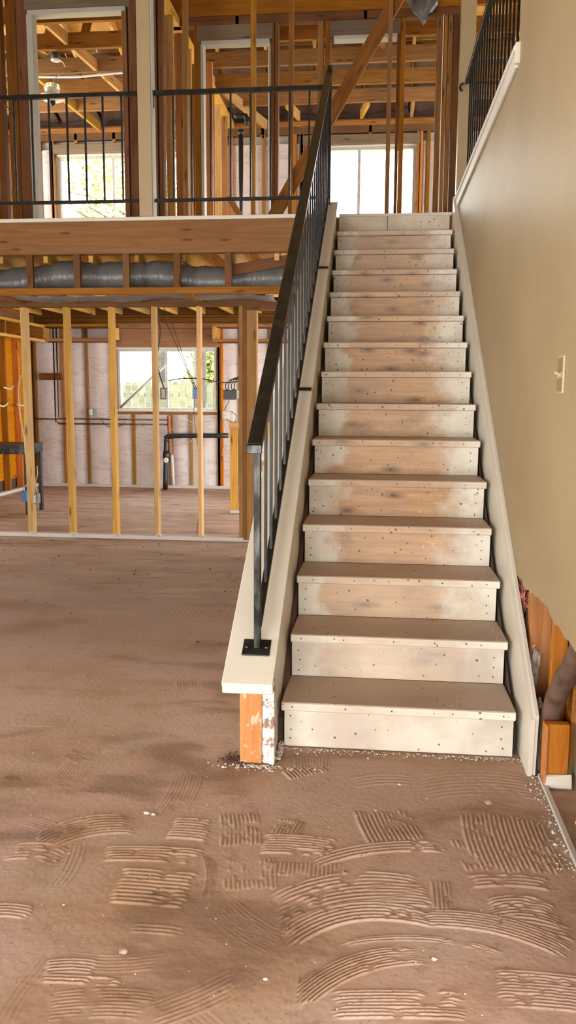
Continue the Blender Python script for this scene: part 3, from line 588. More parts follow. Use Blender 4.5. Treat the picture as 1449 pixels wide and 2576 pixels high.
for x in bk:
    under = wx0-.03 < x < wx1+.0
    z1 = wz0-.06 if under else 2.31
    bx('stud', (x-.022,YS,.045), (x+.022,YBACK-.002,z1), M['lumorange' if R.random() < .5 else 'lum'], wb, .003)
for dx in (.045,.09): bx('trimmer', (wx1+dx-.018,YS,.045), (wx1+dx+.02,YBACK-.002,2.31), M['lumorange'], wb, .003)
bx('trimmer', (wx1-.13,YS+.03,.045), (wx1-.03,YBACK-.002,.80), M['lumdark'], wb, .003)
bx('sill_plate', (wx0-.03,YS,wz0-.06), (wx1+.03,YBACK,wz0-.02), M['lum'], wb, .003)
def batt(x0, x1, z0, z1, parent, y, seed):
    nx_, nz_ = 6, max(4, int((z1-z0)/.09)); bm = bmesh.new(); V_ = []
    for j in range(nz_+1):
        row = []
        for i_ in range(nx_+1):
            u, v = i_/nx_, j/nz_; X_ = x0+(x1-x0)*u; Z_ = z0+(z1-z0)*v
            b = .022*math.sin(math.pi*u)*(1+.0*v)+.014*noise.noise(Vector((X_*4+seed, Z_*3.2, seed)))*math.sin(math.pi*u)
            row.append(bm.verts.new((X_, y-b, Z_)))
        V_.append(row)
    for j in range(nz_):
        for i_ in range(nx_): bm.faces.new((V_[j][i_], V_[j][i_+1], V_[j+1][i_+1], V_[j+1][i_]))
    bk_ = [bm.verts.new((X_, y+.045, Z_)) for X_, Z_ in ((x0,z0),(x1,z0),(x1,z1),(x0,z1))]
    bm.faces.new(bk_[::-1])
    bm.faces.new([V_[0][i_] for i_ in range(nx_,-1,-1)]+bk_[:2]); bm.faces.new([r_[0] for r_ in V_]+[bk_[3], bk_[0]])
    bm.faces.new([V_[-1][i_] for i_ in range(nx_+1)]+[bk_[2], bk_[3]]); bm.faces.new([r_[-1] for r_ in V_][::-1]+[bk_[1], bk_[2]])
    bmesh.ops.recalc_face_normals(bm, faces=bm.faces[:]); return mesh_obj('insulation_batt', bm, M['insul'], parent, (0,0,0), False)
edges = [XL0+.0]+bk+[-.3]
for i_ in range(len(edges)-1):
    a, b = edges[i_]+.022, edges[i_+1]-.022
    if b-a < .05: continue
    mid = (a+b)/2
    if wx0-.05 < mid < wx1+.08: batt(a, b, .045, wz0-.062, wb, YBACK-.055, i_)
    else: batt(a, b, .045, 2.31, wb, YBACK-.055, i_)
def sheath(parent, x0, x1, z0, z1, holes):
    xs2 = sorted({x0,x1,*[h[0] for h in holes],*[h[1] for h in holes]})
    for a, b in zip(xs2[:-1], xs2[1:]):
        zs = [(z0,z1)]
        for h in holes:
            if h[0] <= a and b <= h[1]: zs = [(z0,h[2]),(h[3],z1)]
        for c, d in zs:
            if d-c > .01: bx('sheathing_panel', (a,YBACK,c), (b,YBACK+.14,d), M['stucco'], parent, 0)
sheath(wb, -5.6, 4.7, -.1, 2.6, [(wx0,wx1,wz0,wz1),(.3,2.7,0.05,2.1)])  # second hole is an unseen opening added to light the studs
# frost of shelves: hanging bulkhead frames
def bulk(x0, x1, z0, z1, y0, parent, lab):
    g = structure('bulkhead', ((x0+x1)/2,y0,z0), lab)
    for z in (z0,z1-.04): bx('rail', (x0,y0,z), (x1,y0+.09,z+.036), M['lum'], g, .003); bx('back_rail', (x0,y0+.34,z), (x1,y0+.40,z+.036), M['lumdark'], g, .003)
    for x in (x0+.02, x1-.02): bx('upright', (x-.02,y0,z0+.036), (x+.02,y0+.38,z1-.04), M['lumlight'], g, .003)
    n_ = int((x1-x0)/.6)
    for j in range(n_): xx = x0+(j+1)*(x1-x0)/(n_+1); bx('upright', (xx-.018,y0+.34,z0+.036), (xx+.018,y0+.38,z1-.04), M['lumdark'], g, .003)
    return g
bulk(-4.42,-3.36,2.10,2.34,11.45,None,'open timber bulkhead frame hanging left of the kitchen window')
bulk(-1.93,-.6,2.09,2.33,11.45,None,'open timber bulkhead frame hanging right of the kitchen window')
# left wall of the room beyond
wl2 = structure('wall_side', (XL0,9.8,0), 'side wall of the room beyond with open studs and brown sheathing')
for j in range(10):
    y = 11.75-j*.41; bx('stud', (XL0-.09,y-.02,.045), (XL0,y+.02,2.31), M['lumorange' if j%2 else 'lum'], wl2, .003)
bx('sole_plate', (XL0-.09,7.72,0), (XL0,11.9,.045), M['plate'], wl2, .003); bx('top_plate', (XL0-.09,7.72,2.31), (XL0,11.9,2.49), M['lumdark'], wl2, .003)
bx('sheathing_panel', (XL0-.11,7.72,.18), (XL0-.09,12.0,2.6), M['lumorange'], wl2, 0)
bx('sheathing_panel', (XL0-.12,7.72,0), (XL0-.11,12.0,2.6), M['felt'], wl2, 0)
for z in (2.10,2.30): bar('bulkhead_rail', (XL0+.30,8.6,z), (XL0+.30,11.45,z), .09, .036, M['lumlight'], wl2)
for y in (9.0,9.6,10.2,10.8,11.4): bx('bulkhead_upright', (XL0+.02,y,2.12), (XL0+.34,y+.036,2.29), M['lum'], wl2, .003)
# low framed stub wall on the right
ls = structure('wall_low', (-1.0,9.5,0), 'waist-high framed stub wall in the room beyond')
bx('sole_plate', (-1.34,9.46,0), (-.6,9.56,.04), M['plate'], ls, .003); bx('top_plate', (-1.345,9.45,.985), (-.6,9.56,1.06), M['lumlight'], ls, .003)
bx('stud', (-1.34,9.47,.04), (-1.245,9.51,.985), M['lumlight'], ls, .003); bx('stud', (-1.225,9.47,.04), (-1.19,9.56,.985), M['lumlight'], ls, .003)
bx('stud', (-.9,9.47,.04), (-.86,9.56,.985), M['lumlight'], ls, .003); bar('brace', (-1.19,9.5,.78), (-.86,9.5,.45), .03, .09, M['lumlight'], ls)
# kitchen window
def window(name, x0, x1, z0, z1, xm, y, label):
    g = structure(name, ((x0+x1)/2,y,z0), label); f = .035
    bx('frame_rail', (x0,y-.05,z0), (x1,y+.05,z0+f), M['alu'], g, .002); bx('frame_rail', (x0,y-.05,z1-f), (x1,y+.05,z1), M['alu'], g, .002)
    bx('frame_stile', (x0,y-.05,z0+f), (x0+f,y+.05,z1-f), M['alu'], g, .002); bx('frame_stile', (x1-f,y-.05,z0+f), (x1,y+.05,z1-f), M['alu'], g, .002)
    bx('meeting_stile', (xm-.02,y-.02,z0+f), (xm+.02,y+.03,z1-f), M['alu'], g, .002)
    for a, b in ((x0+f,xm-.02),(xm+.02,x1-f)): bx('pane', (a,y+.0,z0+f), (b,y+.004,z1-f), M['glass'], g, 0)
    bx('sill', (x0-.04,y-.10,z0-.025), (x1+.04,y-.045,z0+.004), M['white'], g, .003)
    bx('top_liner', (x0-.02,y-.09,z1), (x1+.02,y-.045,z1+.02), M['white'], g, .002)
    return g
window('window_1', wx0, wx1, wz0, wz1, wm, YBACK+.03, 'sliding aluminium kitchen window in the ground floor back wall')
uR, uL = D['winupR'], D['winupL']
window('window_2', uR[0], uR[1], 3.05, uR[2], uR[3], YBACK+.05, 'bright sliding window upstairs behind the stair head')
window('window_3', uL[0], -2.35, 3.05, uL[2], uL[3], YBACK+.05, 'bright sliding window upstairs on the left')
bx_ = D['winlow_bar']
o = tube('security_bar', [(bx_[0][0],11.9,bx_[0][1]+.01),(bx_[1][0],11.92,bx_[1][1]+.02)], .020, M['alu'], None, 8, 1); tag(o, 'grey metal bar leaning diagonally across the kitchen window', 'bar')

# ---------------------------------------------------------------- upstairs back wall
wu = structure('wall_back_upper', (-2,YBACK,F2), 'upstairs back wall of open studs and white insulation')
bx('top_plate', (-5.6,YS,4.90), (4.6,YBACK,5.08), M['lumdark'], wu, .003); bx('top_plate', (-5.6,YS-.012,4.995), (4.6,YBACK-.02,5.06), M['lum'], wu, .003)
bx('sole_plate', (-5.6,YS,F2), (4.6,YBACK,F2+.04), M['lumdark'], wu, .003)
for x0, x1, z in ((uR[0]-.05,uR[1]+.05,uR[2]),(uL[0]-.05,-2.3,uL[2])):
    bx('header', (x0,YS-.004,z+.022), (x1,YBACK-.01,z+.145), M['lumgrey'], wu, .003)
    for xx in (x0+.0,x1): bx('trimmer', (xx-.04,YS,F2+.04), (xx+.01,YBACK-.002,4.9), M['lum'], wu, .003)
    bx('sill_plate', (x0,YS,2.99), (x1,YBACK,3.025), M['lum'], wu, .003)
ub = sorted(v[0] for v in D['upback'] if True)
for x in ub: bx('stud', (x-.024,YS,F2+.04), (x+.024,YBACK-.002,4.90), M['lumorange' if R.random() < .6 else 'lum'], wu, .003)
for x, w_ in D['upcr']: bx('cripple', (x-.022,YS,4.86), (x+.022,YBACK-.03,4.99), M['lum'], wu, .003)
edges = [-5.5]+ub+[1.4,1.85,2.3,2.75,3.2]
for i_ in range(len(edges)-1):
    a, b = edges[i_]+.024, edges[i_+1]-.024
    if b-a < .04: continue
    if any(h0 < (a+b)/2 < h1 for h0, h1 in ((uR[0]-.06,uR[1]+.06),(uL[0]-.06,-2.3))): continue
    while b-a > .5: batt(a, a+.4, F2+.04, 4.9, wu, YBACK-.055, i_); a += .42
    batt(a, b, F2+.04, 4.78, wu, YBACK-.055, i_+20)
sheath(wu, -5.7, 4.7, 2.6, 5.06, [(uR[0],uR[1],3.05,uR[2]),(uL[0],-2.35,3.05,uL[2])])
ws = structure('wall_side_upper', (-5.6,9.5,F2), 'upstairs left side wall of studs over dark sheathing')
for j in range(12): y = 11.8-j*.41; bx('stud', (-5.29,y-.02,F2), (-5.2,y+.02,5.06), M['lum'], ws, .003)
bx('sheathing_panel', (-5.7,7.1,5.88), (-5.2,12.2,5.9), M['lumdark'], ws, 0); bx('sheathing_panel', (-5.31,7.1,F2), (-5.29,8.6,5.9), M['lumdark'], ws, 0); bx('sheathing_panel', (-5.31,11.2,F2), (-5.29,12,5.9), M['lumdark'], ws, 0)
bx('sheathing_panel', (-5.31,8.6,4.9), (-5.29,11.2,5.9), M['lumdark'], ws, 0)  # gap left below is an unseen opening added for more light upstairs
ws = structure('wall_end_upper', (4.7,9.5,F2), 'far right wall of the upstairs hall with an unseen added opening')
bx('drywall', (4.7,2.0,F2), (4.8,7.8,6.0), M['wall'], ws, 0); bx('drywall', (4.7,11.4,F2), (4.8,12,6.0), M['wall'], ws, 0)
bx('drywall', (4.7,7.8,F2), (4.8,11.4,2.95), M['wall'], ws, 0); bx('drywall', (4.7,7.8,4.95), (4.8,11.4,6.0), M['wall'], ws, 0)  # unseen opening between these, added and enlarged to brighten the upstairs
bx('drywall', (1.07,2.0,F2), (4.7,2.1,6.0), M['wall'], ws, 0)
bx('attic_light_block', (4.7,7.4,6.0), (4.8,12.2,7.3), M['ply'], ws, 0); bx('attic_light_block', (-5.7,7.4,5.9), (-5.6,12.2,7.3), M['ply'], ws, 0)  # unseen panels added to keep sky light out of the roof space
bx('attic_light_block', (-5.7,7.5,5.9), (4.8,7.6,7.3), M['ply'], ws, 0)

# ---------------------------------------------------------------- upstairs partitions
pa = structure('wall_partition_upper', (0,8.7,F2), 'upstairs partition of open studs with two door openings')
for x, wd in D['B']: bx('stud', (x-wd/2,8.7,F2), (x+wd/2,8.789,5.0), M['lum' if R.random()<.5 else 'lumdark'], pa, .003)
bx('top_plate', (-1.95,8.7,5.0), (1.12,8.789,5.08), M['lumdark'], pa, .003)
for h, z0, z1 in ((D['header1'],4.85,4.995),(D['header2'],4.85,4.99)):
    bx('header', (h[0],8.685,z0), (h[1],8.79,z1), M['lumgrey'], pa, .003); bx('head_jamb', (h[0]+.04,8.68,z0-.034), (h[1]-.03,8.795,z0), M['jamb'], pa, .002)
x, wd = D['Bjamb'][0]; bx('door_jamb', (x-.017,8.68,F2), (x+.010,8.795,4.82), M['jamb'], pa, .002)
bx('door_jamb', (D['header1'][1]-.04,8.68,F2), (D['header1'][1]-.03,8.795,4.82), M['white'], pa, .002)
for x in (.903,1.085): bx('door_jamb', (x-.004,8.68,F2), (x+.004,8.78,5.0), M['white'], pa, .001)
for x, wd in D['Bcrip']: bx('cripple', (x-.019,8.7,5.0), (x+.019,8.789,5.55), M['lum'], pa, .003)
pb = structure('wall_tall_studs', (-.5,7.75,F2), 'tall front studs and long diagonal brace behind the balcony')
for x, wd in D['tall']: 
    bx('stud', (x-.019,7.72,F2), (x+.019,7.81,5.9), M['lum'], pb, .003)
p0, p1 = Vector(D['diag0']), Vector(D['diag2']); dd = (p1-p0).normalized(); p0 = p0-dd*.25; p1 = p1+dd*1.0; p0.z = max(p0.z, F2+.06)
bar('diagonal_brace', p0, p1, .038, .115, M['lumdark'], pb, upv=(0,0,1))
pc = structure('wall_doorway_upper', (-2.5,8.0,F2), 'upstairs doorway framing at the left with painted jambs')
for x, wd in D['Aleft']: bx('stud', (x-wd/2,8.0,F2), (x+wd/2,8.089,5.3), M['lumdark'], pc, .003)
for x in (-3.7,-4.1,-4.5,-4.9): bx('stud', (x-.019,8.0,F2), (x+.019,8.089,5.3), M['lumdark'], pc, .003)
bx('header', (D['headerL'][0],7.99,4.9), (D['headerL'][1],8.095,5.06), M['lumgrey'], pc, .003); bx('head_jamb', (D['headerL'][0]+.03,7.985,4.862), (D['headerL'][1]-.04,8.1,4.9), M['jamb'], pc, .002)
x, wd = D['Aleft_jamb'][0]; bx('door_jamb', (x-.03,7.985,F2), (x+.025,8.1,4.862), M['jamb'], pc, .002)
bx('top_plate', (-5.2,8.0,5.06), (-1.7,8.089,5.14), M['lumdark'], pc, .003)
pd = structure('wall_depth_upper', (-1.7,9.5,F2), 'upstairs stud wall running away from the balcony')
for x, wd in D['depthwall']: bx('stud', (x-wd/2,8.0,F2), (x+wd/2,8.09,5.5), M['lumdark'], pd, .003)
for j, y in enumerate((8.45,8.85,9.25,9.65,10.05,10.5,10.95,11.4)): bx('stud', (-1.78,y,F2), (-1.70,y+.038,5.0), M['lum' if j%2 else 'lumlight'], pd, .003)
bx('top_plate', (-1.79,8.1,5.0), (-1.69,11.9,5.075), M['lumlight'], pd, .003)
for x0, x1 in ((-1.74,-1.65),(-1.62,-1.54)): bx('stud', (x0,9.6,F2), (x1,9.64,5.0), M['lumorange'], pd, .003)
bar('short_brace', (-1.53,10.5,3.78), (-1.30,10.5,3.42), .03, .07, M['lum'], pd)

# ---------------------------------------------------------------- roof framing
ce = structure('ceiling_upper', (0,10,CEIL), 'upstairs ceiling joists below the sloping board roof')
for j, y in enumerate((8.03,8.68,9.32,9.98,10.64,11.27)):
    x0 = -5.2 if j else -5.2
    bx('ceiling_joist', (x0,y,CEIL), (4.6,y+.048,CEIL+.165), M['lum'], ce, .003)
rs_ = .36
def roof_z(y): return CEIL+.14+rs_*(12.25-y)
x = -5.4; i_ = 0
while x < 4.6:
    bar('rafter', (x,12.6,roof_z(12.6)), (x,7.2,roof_z(7.2)), .038, .14, M['lumlight'], ce); x += .61; i_ += 1
y = 12.6
while y > 7.2:
    xx = -5.6
    while xx < 4.7:
        L_ = R.uniform(1.8,2.6); x1 = min(xx+L_, 4.75)
        o = bar('roof_board', (xx+.003,y,roof_z(y)+.085), (x1-.003,y,roof_z(y)+.085), .29, .018, M['ply'], ce, upv=(0,math.sin(math.atan(rs_)),math.cos(math.atan(rs_)))); xx += L_
    y -= .2765
# curved baffles between the rafters at the eave
x = -5.4
while x < 4.3:
    bm = bmesh.new(); V_ = []
    for j in range(9):
        t = j/8; row = []
        for i2 in range(7):
            u = i2/6; sag = .07*math.sin(math.pi*u)
            row.append(bm.verts.new((x+.03+u*.55, 12.1-1.15*t, roof_z(12.1-1.15*t)-.09-(.05*(1-t))+sag*(.5+.5*t)-.02)))
        V_.append(row)
    for j in range(8):
        for i2 in range(6): bm.faces.new((V_[j][i2], V_[j][i2+1], V_[j+1][i2+1], V_[j+1][i2]))
    bm.normal_update(); o = mesh_obj('eave_baffle', bm, M['felt'], ce, (0,0,0), True); m_ = o.modifiers.new('s','SOLIDIFY'); m_.thickness = .004; x += .61
bx('eave_block', (-5.6,12.02,5.08), (4.7,12.06,5.5), M['felt'], ce, 0)
# struts running down from the roof, catching the light
for x0, y0, z0, x1, y1_, z1 in ((-3.15,8.9,5.15,-2.75,11.6,5.02),(-3.9,10.3,5.2,-3.6,11.9,5.02),(-1.75,10.6,5.12,-1.25,11.9,4.98),(.15,11.3,5.05,.05,11.9,5.08),(-.9,11.3,5.05,-.8,11.9,5.08),(.72,11.3,5.05,.72,11.9,5.08),(-2.3,11.3,5.05,-2.15,11.9,5.07)):
    bar('ceiling_strut', (x0,y0,z0+.05), (x1,y1_,z1+.05), .04, .12, M['lumlight'], ce)
for x, y in ((-2.9,9.35),(-2.2,9.35),(-3.5,9.7),(-.6,9.35),(.3,9.9),(.7,9.35),(-.2,8.9)):
    bar('roof_strut', (x,y,CEIL+.12), (x+.25,y+.1,roof_z(y)-.05), .04, .09, M['lum'], ce)

# torn foil-faced insulation hanging at the top
bm = bmesh.new(); V_ = []
for i2 in range(13):
    row = []
    for j in range(9):
        u, v = i2/12, j/8; X_ = .53+.31*u; Z_ = 5.30-.42*v*(1-.55*abs(u-.55)*1.8)
        row.append(bm.verts.new((X_, 8.56+.05*noise.noise(Vector((u*5,v*5,3)))+.05*v, Z_+.05*noise.noise(Vector((u*6,v*6,9))))))
    V_.append(row)
for i2 in range(12):
    for j in range(8): bm.faces.new((V_[i2][j], V_[i2+1][j], V_[i2+1][j+1], V_[i2][j+1]))
bm.normal_update(); o = mesh_obj('foil_sheet', bm, M['duct'], None, (0,0,0), True); o.modifiers.new('s','SOLIDIFY').thickness = .004
tag(o, 'torn grey foil-faced insulation hanging from the roof above the stair head', 'insulation')

# ---------------------------------------------------------------- light fittings hanging upstairs
def fitting(loc, s, label, canopy=True):
    g = empty('light_fitting', loc, label, 'light fitting', 'bare light fittings upstairs'); x, y, z = loc
    lathe('socket', [(.020*s,0),(.045*s,.015),(.048*s,.06),(.03*s,.075)], (x,y,z), M['darkbox'], g)
    lathe('rim', [(.052*s,-.012),(.056*s,-.004),(.050*s,.006)], (x,y,z), M['alu'], g)
    tube('cord', [(x,y,z+.07*s),(x+.01,y,z+.09),(x,y,CEIL+.002)], .005, M['cableyellow'], g)
    return g
b1 = D['bulb1']; g = fitting((b1[0],9.34,CEIL-.10), 1, 'small dark ceiling socket with dangling wires at upper left')
tube('wire', [(b1[0]+.02,9.34,CEIL-.09),(b1[0]+.08,9.33,CEIL-.13),(b1[0]+.11,9.32,CEIL-.18)], .006, M['white'], g)
b2 = D['bulb2']; g = empty('pendant_lamp', (b2[0],9.6,b2[2]), 'pale glass pendant lamp hanging just above the left balcony handrail', 'lamp')
lathe('shade', [(.03,.05),(.075,.04),(.095,0),(.07,-.05),(.02,-.07)], (b2[0],9.6,b2[2]), M['bulb'], g)
lathe('lower_bowl', [(.02,-.07),(.13,-.08),(.15,-.10),(.10,-.13),(.03,-.135)], (b2[0],9.6,b2[2]), M['white'], g)
lathe('finial', [(.03,-.135),(.035,-.17),(.01,-.19)], (b2[0],9.6,b2[2]), M['iron'], g)
tube('cord', [(b2[0],9.6,b2[2]+.05),(b2[0]-.01,9.8,b2[2]+.2),(b2[0],10.0,CEIL+.01)], .004, M['cableyellow'], g)
bR = D['bulbR']; bR = (bR[0], 9.99, CEIL-.10); g = empty('light_bulb', bR, 'small white bulb under a ceiling joist beside the diagonal brace', 'bulb')
lathe('globe', [(.008,-.045),(.028,-.03),(.034,0),(.02,.03),(.015,.045)], bR, M['white'], g); lathe('cap', [(.016,.045),(.016,CEIL-bR[2]+.01)], (bR[0],bR[1],bR[2]), M['alu'], g)
o = tube('conduit', [(-4.0,10.0,5.065),(-3.3,10.0,5.04),(-3.0,10.0,5.05),(-2.6,10.0,5.068),(-2.1,10.0,5.066)], .014, M['white'], None, 8); tag(o, 'sagging white conduit under the ceiling joists at left', 'conduit')
# black pipes upstairs
P_ = D['pipeA']; g = empty('vent_pipe', (P_[0],11.0,F2), 'black plastic vent pipe standing upstairs behind the balcony', 'pipe')
tube('pipe', [(P_[0],11.0,F2+.01),(P_[0],11.0,4.70)], .030, M['blackpipe'], g, 12, 1); lathe('coupling', [(.037,0),(.037,.06)], (P_[0],11.0,4.64), M['blackpipe'], g)
g = empty('flue_elbow', (D['ductflat'][0],11.0,4.9), 'black sheet metal elbow under the eave upstairs', 'pipe')
tube('elbow', [(D['ductflat'][0]-.03,11.2,4.93),(D['ductflat'][0]+.12,11.2,4.93),(D['ductflat'][0]+.14,11.2,4.82)], .035, M['blackpipe'], g, 8, 3)

# ---------------------------------------------------------------- pipes, boxes and cables downstairs
YP = 11.8
def pl(key, off=0, y=YP): return [(a, y-off, b) for a, b in D['pipes'][key]]
for n_, (key, off, lab) in enumerate((('copper1',.0,'outer dull copper water pipe bending along the back wall studs'),('copper2',.03,'inner dull copper water pipe bending along the back wall studs'))):
    g = empty('water_pipe', D['pipes'][key][0] and (D['pipes'][key][1][0],YP-off,.93), lab, 'pipe', 'copper pipes on the back wall'); tube('pipe', pl(key, off), .011, M['copper'], g, 8, 1)
for z in (1.002,): o = tube('water_pipe', [(-4.66,YP,1.0),(-4.30,YP,1.0)], .010, M['copper'], None, 8, 1); tag(o, 'short copper stub at the left corner of the back wall', 'pipe')
g = empty('drain_pipe', (D['pipes']['drain'][0][0],11.75,0), 'thick black drain pipe rising and turning right under the kitchen window', 'pipe')
dp = D['pipes']['drain']; tube('pipe', [(dp[0][0],11.75,.0),(dp[1][0],11.75,.62),(dp[1][0]+.01,11.75,.72),(dp[2][0]+.03,11.75,.775),(dp[3][0],11.75,.79)], .036, M['blackpipe'], g, 12, 4)
lathe('hub', [(.05,0),(.052,.10),(.045,.16)], (dp[1][0],11.75,.40), M['blackpipe'], g); lathe('cleanout_ring', [(.022,0),(.040,.005),(.038,.02),(.022,.02)], (dp[1][0]+.01,11.69,.43), M['white'], g, 16, 'Y')
vp_ = D['pipes']['vent']; g = empty('cast_pipe', (vp_[1][0]+.02,11.78,0), 'rust and white streaked pipe beside the black drain', 'pipe')
tube('upper_length', [(vp_[0][0]+.02,11.8,.50),(vp_[0][0]+.0,11.8,1.06)], .026, M['orangerust'], g, 10, 1); tube('lower_length', [(vp_[1][0]+.05,11.8,.05),(vp_[1][0]+.03,11.8,.50)], .024, M['plaster'], g, 10, 1)
br = D['pipes']['brace']; o = bx('backing_board', (br[0][0],11.86,br[0][1]-.05), (br[1][0],11.89,br[0][1]+.05), M['lumdark'], None, .003); tag(o, 'dark backing board behind the copper pipes', 'board')
def ebox(name, loc, sz, mat, label, face=None):
    g = empty(name, loc, label, 'electrical box'); x, y, z = loc; a, b, c = sz
    bx('casing', (x-a,y-b,z-c), (x+a,y+b,z+c), M[mat], g, .004)
    if face == 'outlet':
        g0 = g; g = bx('receptacle', (x-a*.7,y-b-.012,z-c*.85), (x+a*.5,y-b,z+c*.85), M['device'], g, .004)
        for s in (-.45,.45): bx('socket_face', (x-a*.45,y-b-.017,z+c*s-.012), (x+a*.25,y-b-.012,z+c*s+.012), M['white'], g, .003)
        g = g0
        for s in (-.95,.95): bx('mounting_ear', (x-a*.3,y-b-.010,z+c*s-.01), (x+a*.1,y-b-.004,z+c*s+.01), M['alu'], g, .002)
    elif face == 'switch':
        bx('switch', (x-a*.55,y-b-.010,z-c*.75), (x+a*.55,y-b,z+c*.75), M['device'], g, .003)
    else:
        for s in (-.5,.5): bx('clamp_tab', (x+a*s-.008,y-b*.4,z+c), (x+a*s+.008,y+b*.4,z+c+.010), M[mat], g, .002)
    return g
BX = D['boxes']
def P3(k, dz=0): v = BX[k]; return (v[0], v[1], v[2]+dz)
ebox('switch_box', P3('sw_grey'), (.030,.035,.055), 'greybox', 'grey electrical box on the stud in front of the kitchen window', 'switch')
ebox('switch_box', P3('sw_blue'), (.022,.035,.048), 'blue', 'blue electrical box on the last stud before the doorway')
g = ebox('switch_box', (BX['panel'][0]-.02,BX['panel'][1],BX['panel'][2]), (.062,.035,.045), 'darkbox', 'wide black multi-gang box with white toggle beside the doorway post')
bx('toggle_plate', (BX['panel'][0]+.045,BX['panel'][1]-.04,BX['panel'][2]-.035), (BX['panel'][0]+.075,BX['panel'][1]-.02,BX['panel'][2]+.045), M['device'], g, .006)
ebox('outlet_box', (BX['out_blue'][0]-.03,7.77,BX['out_blue'][2]), (.022,.035,.046), 'blue', 'blue outlet box low on the leftmost stud')
ebox('outlet_box', (BX['out_grey'][0]-.01,7.70,BX['out_grey'][2]), (.036,.035,.048), 'greybox', 'grey outlet box with receptacle low on the leftmost stud', 'outlet')
ebox('outlet_box', P3('out_back'), (.045,.03,.05), 'greybox', 'grey outlet box on a back wall stud left of the window', 'outlet')
ebox('outlet_box', P3('out_back2'), (.05,.03,.06), 'device', 'pale outlet box on the back wall right of the window', 'outlet')
def cable(pts, mat, label, r=.006, name='cable'):
    o = tube(name, pts, r, M[mat], None, 6, 6); return tag(o, label, 'cable')
s0 = P3('sw_grey'); cable([(s0[0]-.04,7.72,2.17),(s0[0]-.01,7.74,1.95),(s0[0]-.05,7.74,1.7),(s0[0]-.03,7.77,1.55),(s0[0],7.8,1.43)], 'cabledark', 'black cable running down the stud to the grey box', .007)
s1 = P3('sw_blue'); cable([(-1.72,7.8,2.2),(-1.6,7.8,1.95),(-1.47,7.8,1.65),(s1[0]-.01,7.8,1.43)], 'cabledark', 'thin wire slanting from the ceiling to the blue box', .004)
cable([(-1.68,7.82,2.2),(-1.58,7.82,2.0),(-1.45,7.82,1.62),(s1[0]+.01,7.8,1.43)], 'cabledark', 'second thin wire slanting to the blue box', .004)
cable([(s1[0]-.01,7.8,1.34),(s1[0]-.02,7.82,1.15),(s1[0]+.02,7.82,.8),(s1[0]+.04,7.78,.4),(s1[0]+.01,7.75,.05)], 'cabledark', 'thin wire hanging from the blue box to the floor', .003)
cable([(-1.62,7.76,1.50),(-1.5,7.76,1.52),(-1.30,7.76,1.52),(-1.10,7.76,1.485),(-.92,7.76,1.50)], 'cabledark', 'dark cable strung across the studs towards the doorway', .006)
p0 = P3('panel')
for j in range(4):
    xj = p0[0]-.06+j*.028
    cable([(xj,7.8,p0[2]+.045),(xj-.005,7.79,p0[2]+.09),(xj+.05-.004*j,7.77,p0[2]+.14+.01*j),(-.935+.004*j,7.75,1.55),(-.95+.006*j,7.75,1.9),(-.94+.004*j,7.75,2.16)], 'cabledark', ('outermost','second','third','innermost')[j]+' of the four dark cables looping into the black box', .005)
cable([(-2.98,7.74,.66),(-2.99,7.71,.58),(-2.95,7.70,.50),(-2.99,7.70,.45),(-2.95,7.70,.42)], 'cableyellow', 'tan cable looping out of the leftmost stud to the grey outlet', .006)
cable([(-2.99,7.74,.60),(-3.02,7.70,.50),(-3.07,7.74,.46),(-3.08,7.77,.42)], 'cableyellow', 'tan cable feeding the blue outlet box', .006)
cable([(-2.93,7.74,.68),(-2.92,7.72,.60),(-2.94,7.72,.52),(-2.92,7.70,.42)], 'cableyellow', 'tan cable hugging the right side of the leftmost stud', .005)
cable([(-3.05,7.72,1.55),(-3.08,7.72,1.4),(-3.07,7.72,1.15),(-3.04,7.72,.95),(-3.03,7.72,.7)], 'cableyellow', 'pale cable bowing along the left edge of the first stud', .006)
cable([(-3.65,11.8,1.0),(-3.55,11.78,.90),(-3.40,11.78,.90),(-3.3,11.8,.95)], 'cabledark', 'slack dark cable between back wall studs left of the window', .005)
cable([(-3.15,11.8,.97),(-2.95,11.78,.86),(-2.75,11.78,.82),(-2.5,11.78,.9),(-2.2,11.78,.96),(-1.95,11.8,1.0)], 'cableyellow', 'long tan cable sagging below the kitchen window', .005)
cable([(-2.45,11.78,.93),(-2.5,11.76,1.0),(-2.35,11.76,1.0),(-2.25,11.76,.9),(-2.3,11.76,.72),(-2.42,11.76,.66),(-2.5,11.76,.74),(-2.42,11.76,.84)], 'cableyellow', 'coiled tan cable hanging under the kitchen window', .005)
cable([(-1.83,11.76,1.15),(-1.76,11.76,1.3),(-1.86,11.76,1.45)], 'cabledark', 'dark cable rising from the pale outlet box', .005)
cable([(-1.80,11.76,1.02),(-1.68,11.76,.98),(-1.66,11.76,1.08),(-1.74,11.76,1.14)], 'cabledark', 'dark cable looped around the pale outlet box', .005)
cable([(-1.82,11.76,.95),(-1.80,11.76,.75),(-1.84,11.76,.60),(-1.86,11.76,.5)], 'cableyellow', 'loose tan cable end below the pale outlet box', .005)
for j, (y, z) in enumerate(((10.6,1.22),(11.2,1.22),(10.8,1.45))): cable([(XL0+.01,y,z),(XL0+.04,y+.12,z-.02),(XL0+.02,y+.28,z+.02)], 'device', ('lower front','lower rear','upper')[j]+' white cable stub on the side wall studs', .012)
cable([(-2.35,7.95,2.495),(-2.2,8.0,2.492),(-2.0,8.0,2.494),(-1.85,8.0,2.493)], 'cabledark', 'dark cable stapled under the ceiling joists', .006)
o = bx('junction_box', (-2.12,8.3,2.45), (-1.98,8.4,2.502), M['darkbox'], None, .004); tag(o, 'black junction box under the ceiling joists', 'electrical box')
g = empty('lamp_holder', (-1.74,8.4,2.45), 'small white and orange lamp holder on a joist near the middle stud', 'light fitting')
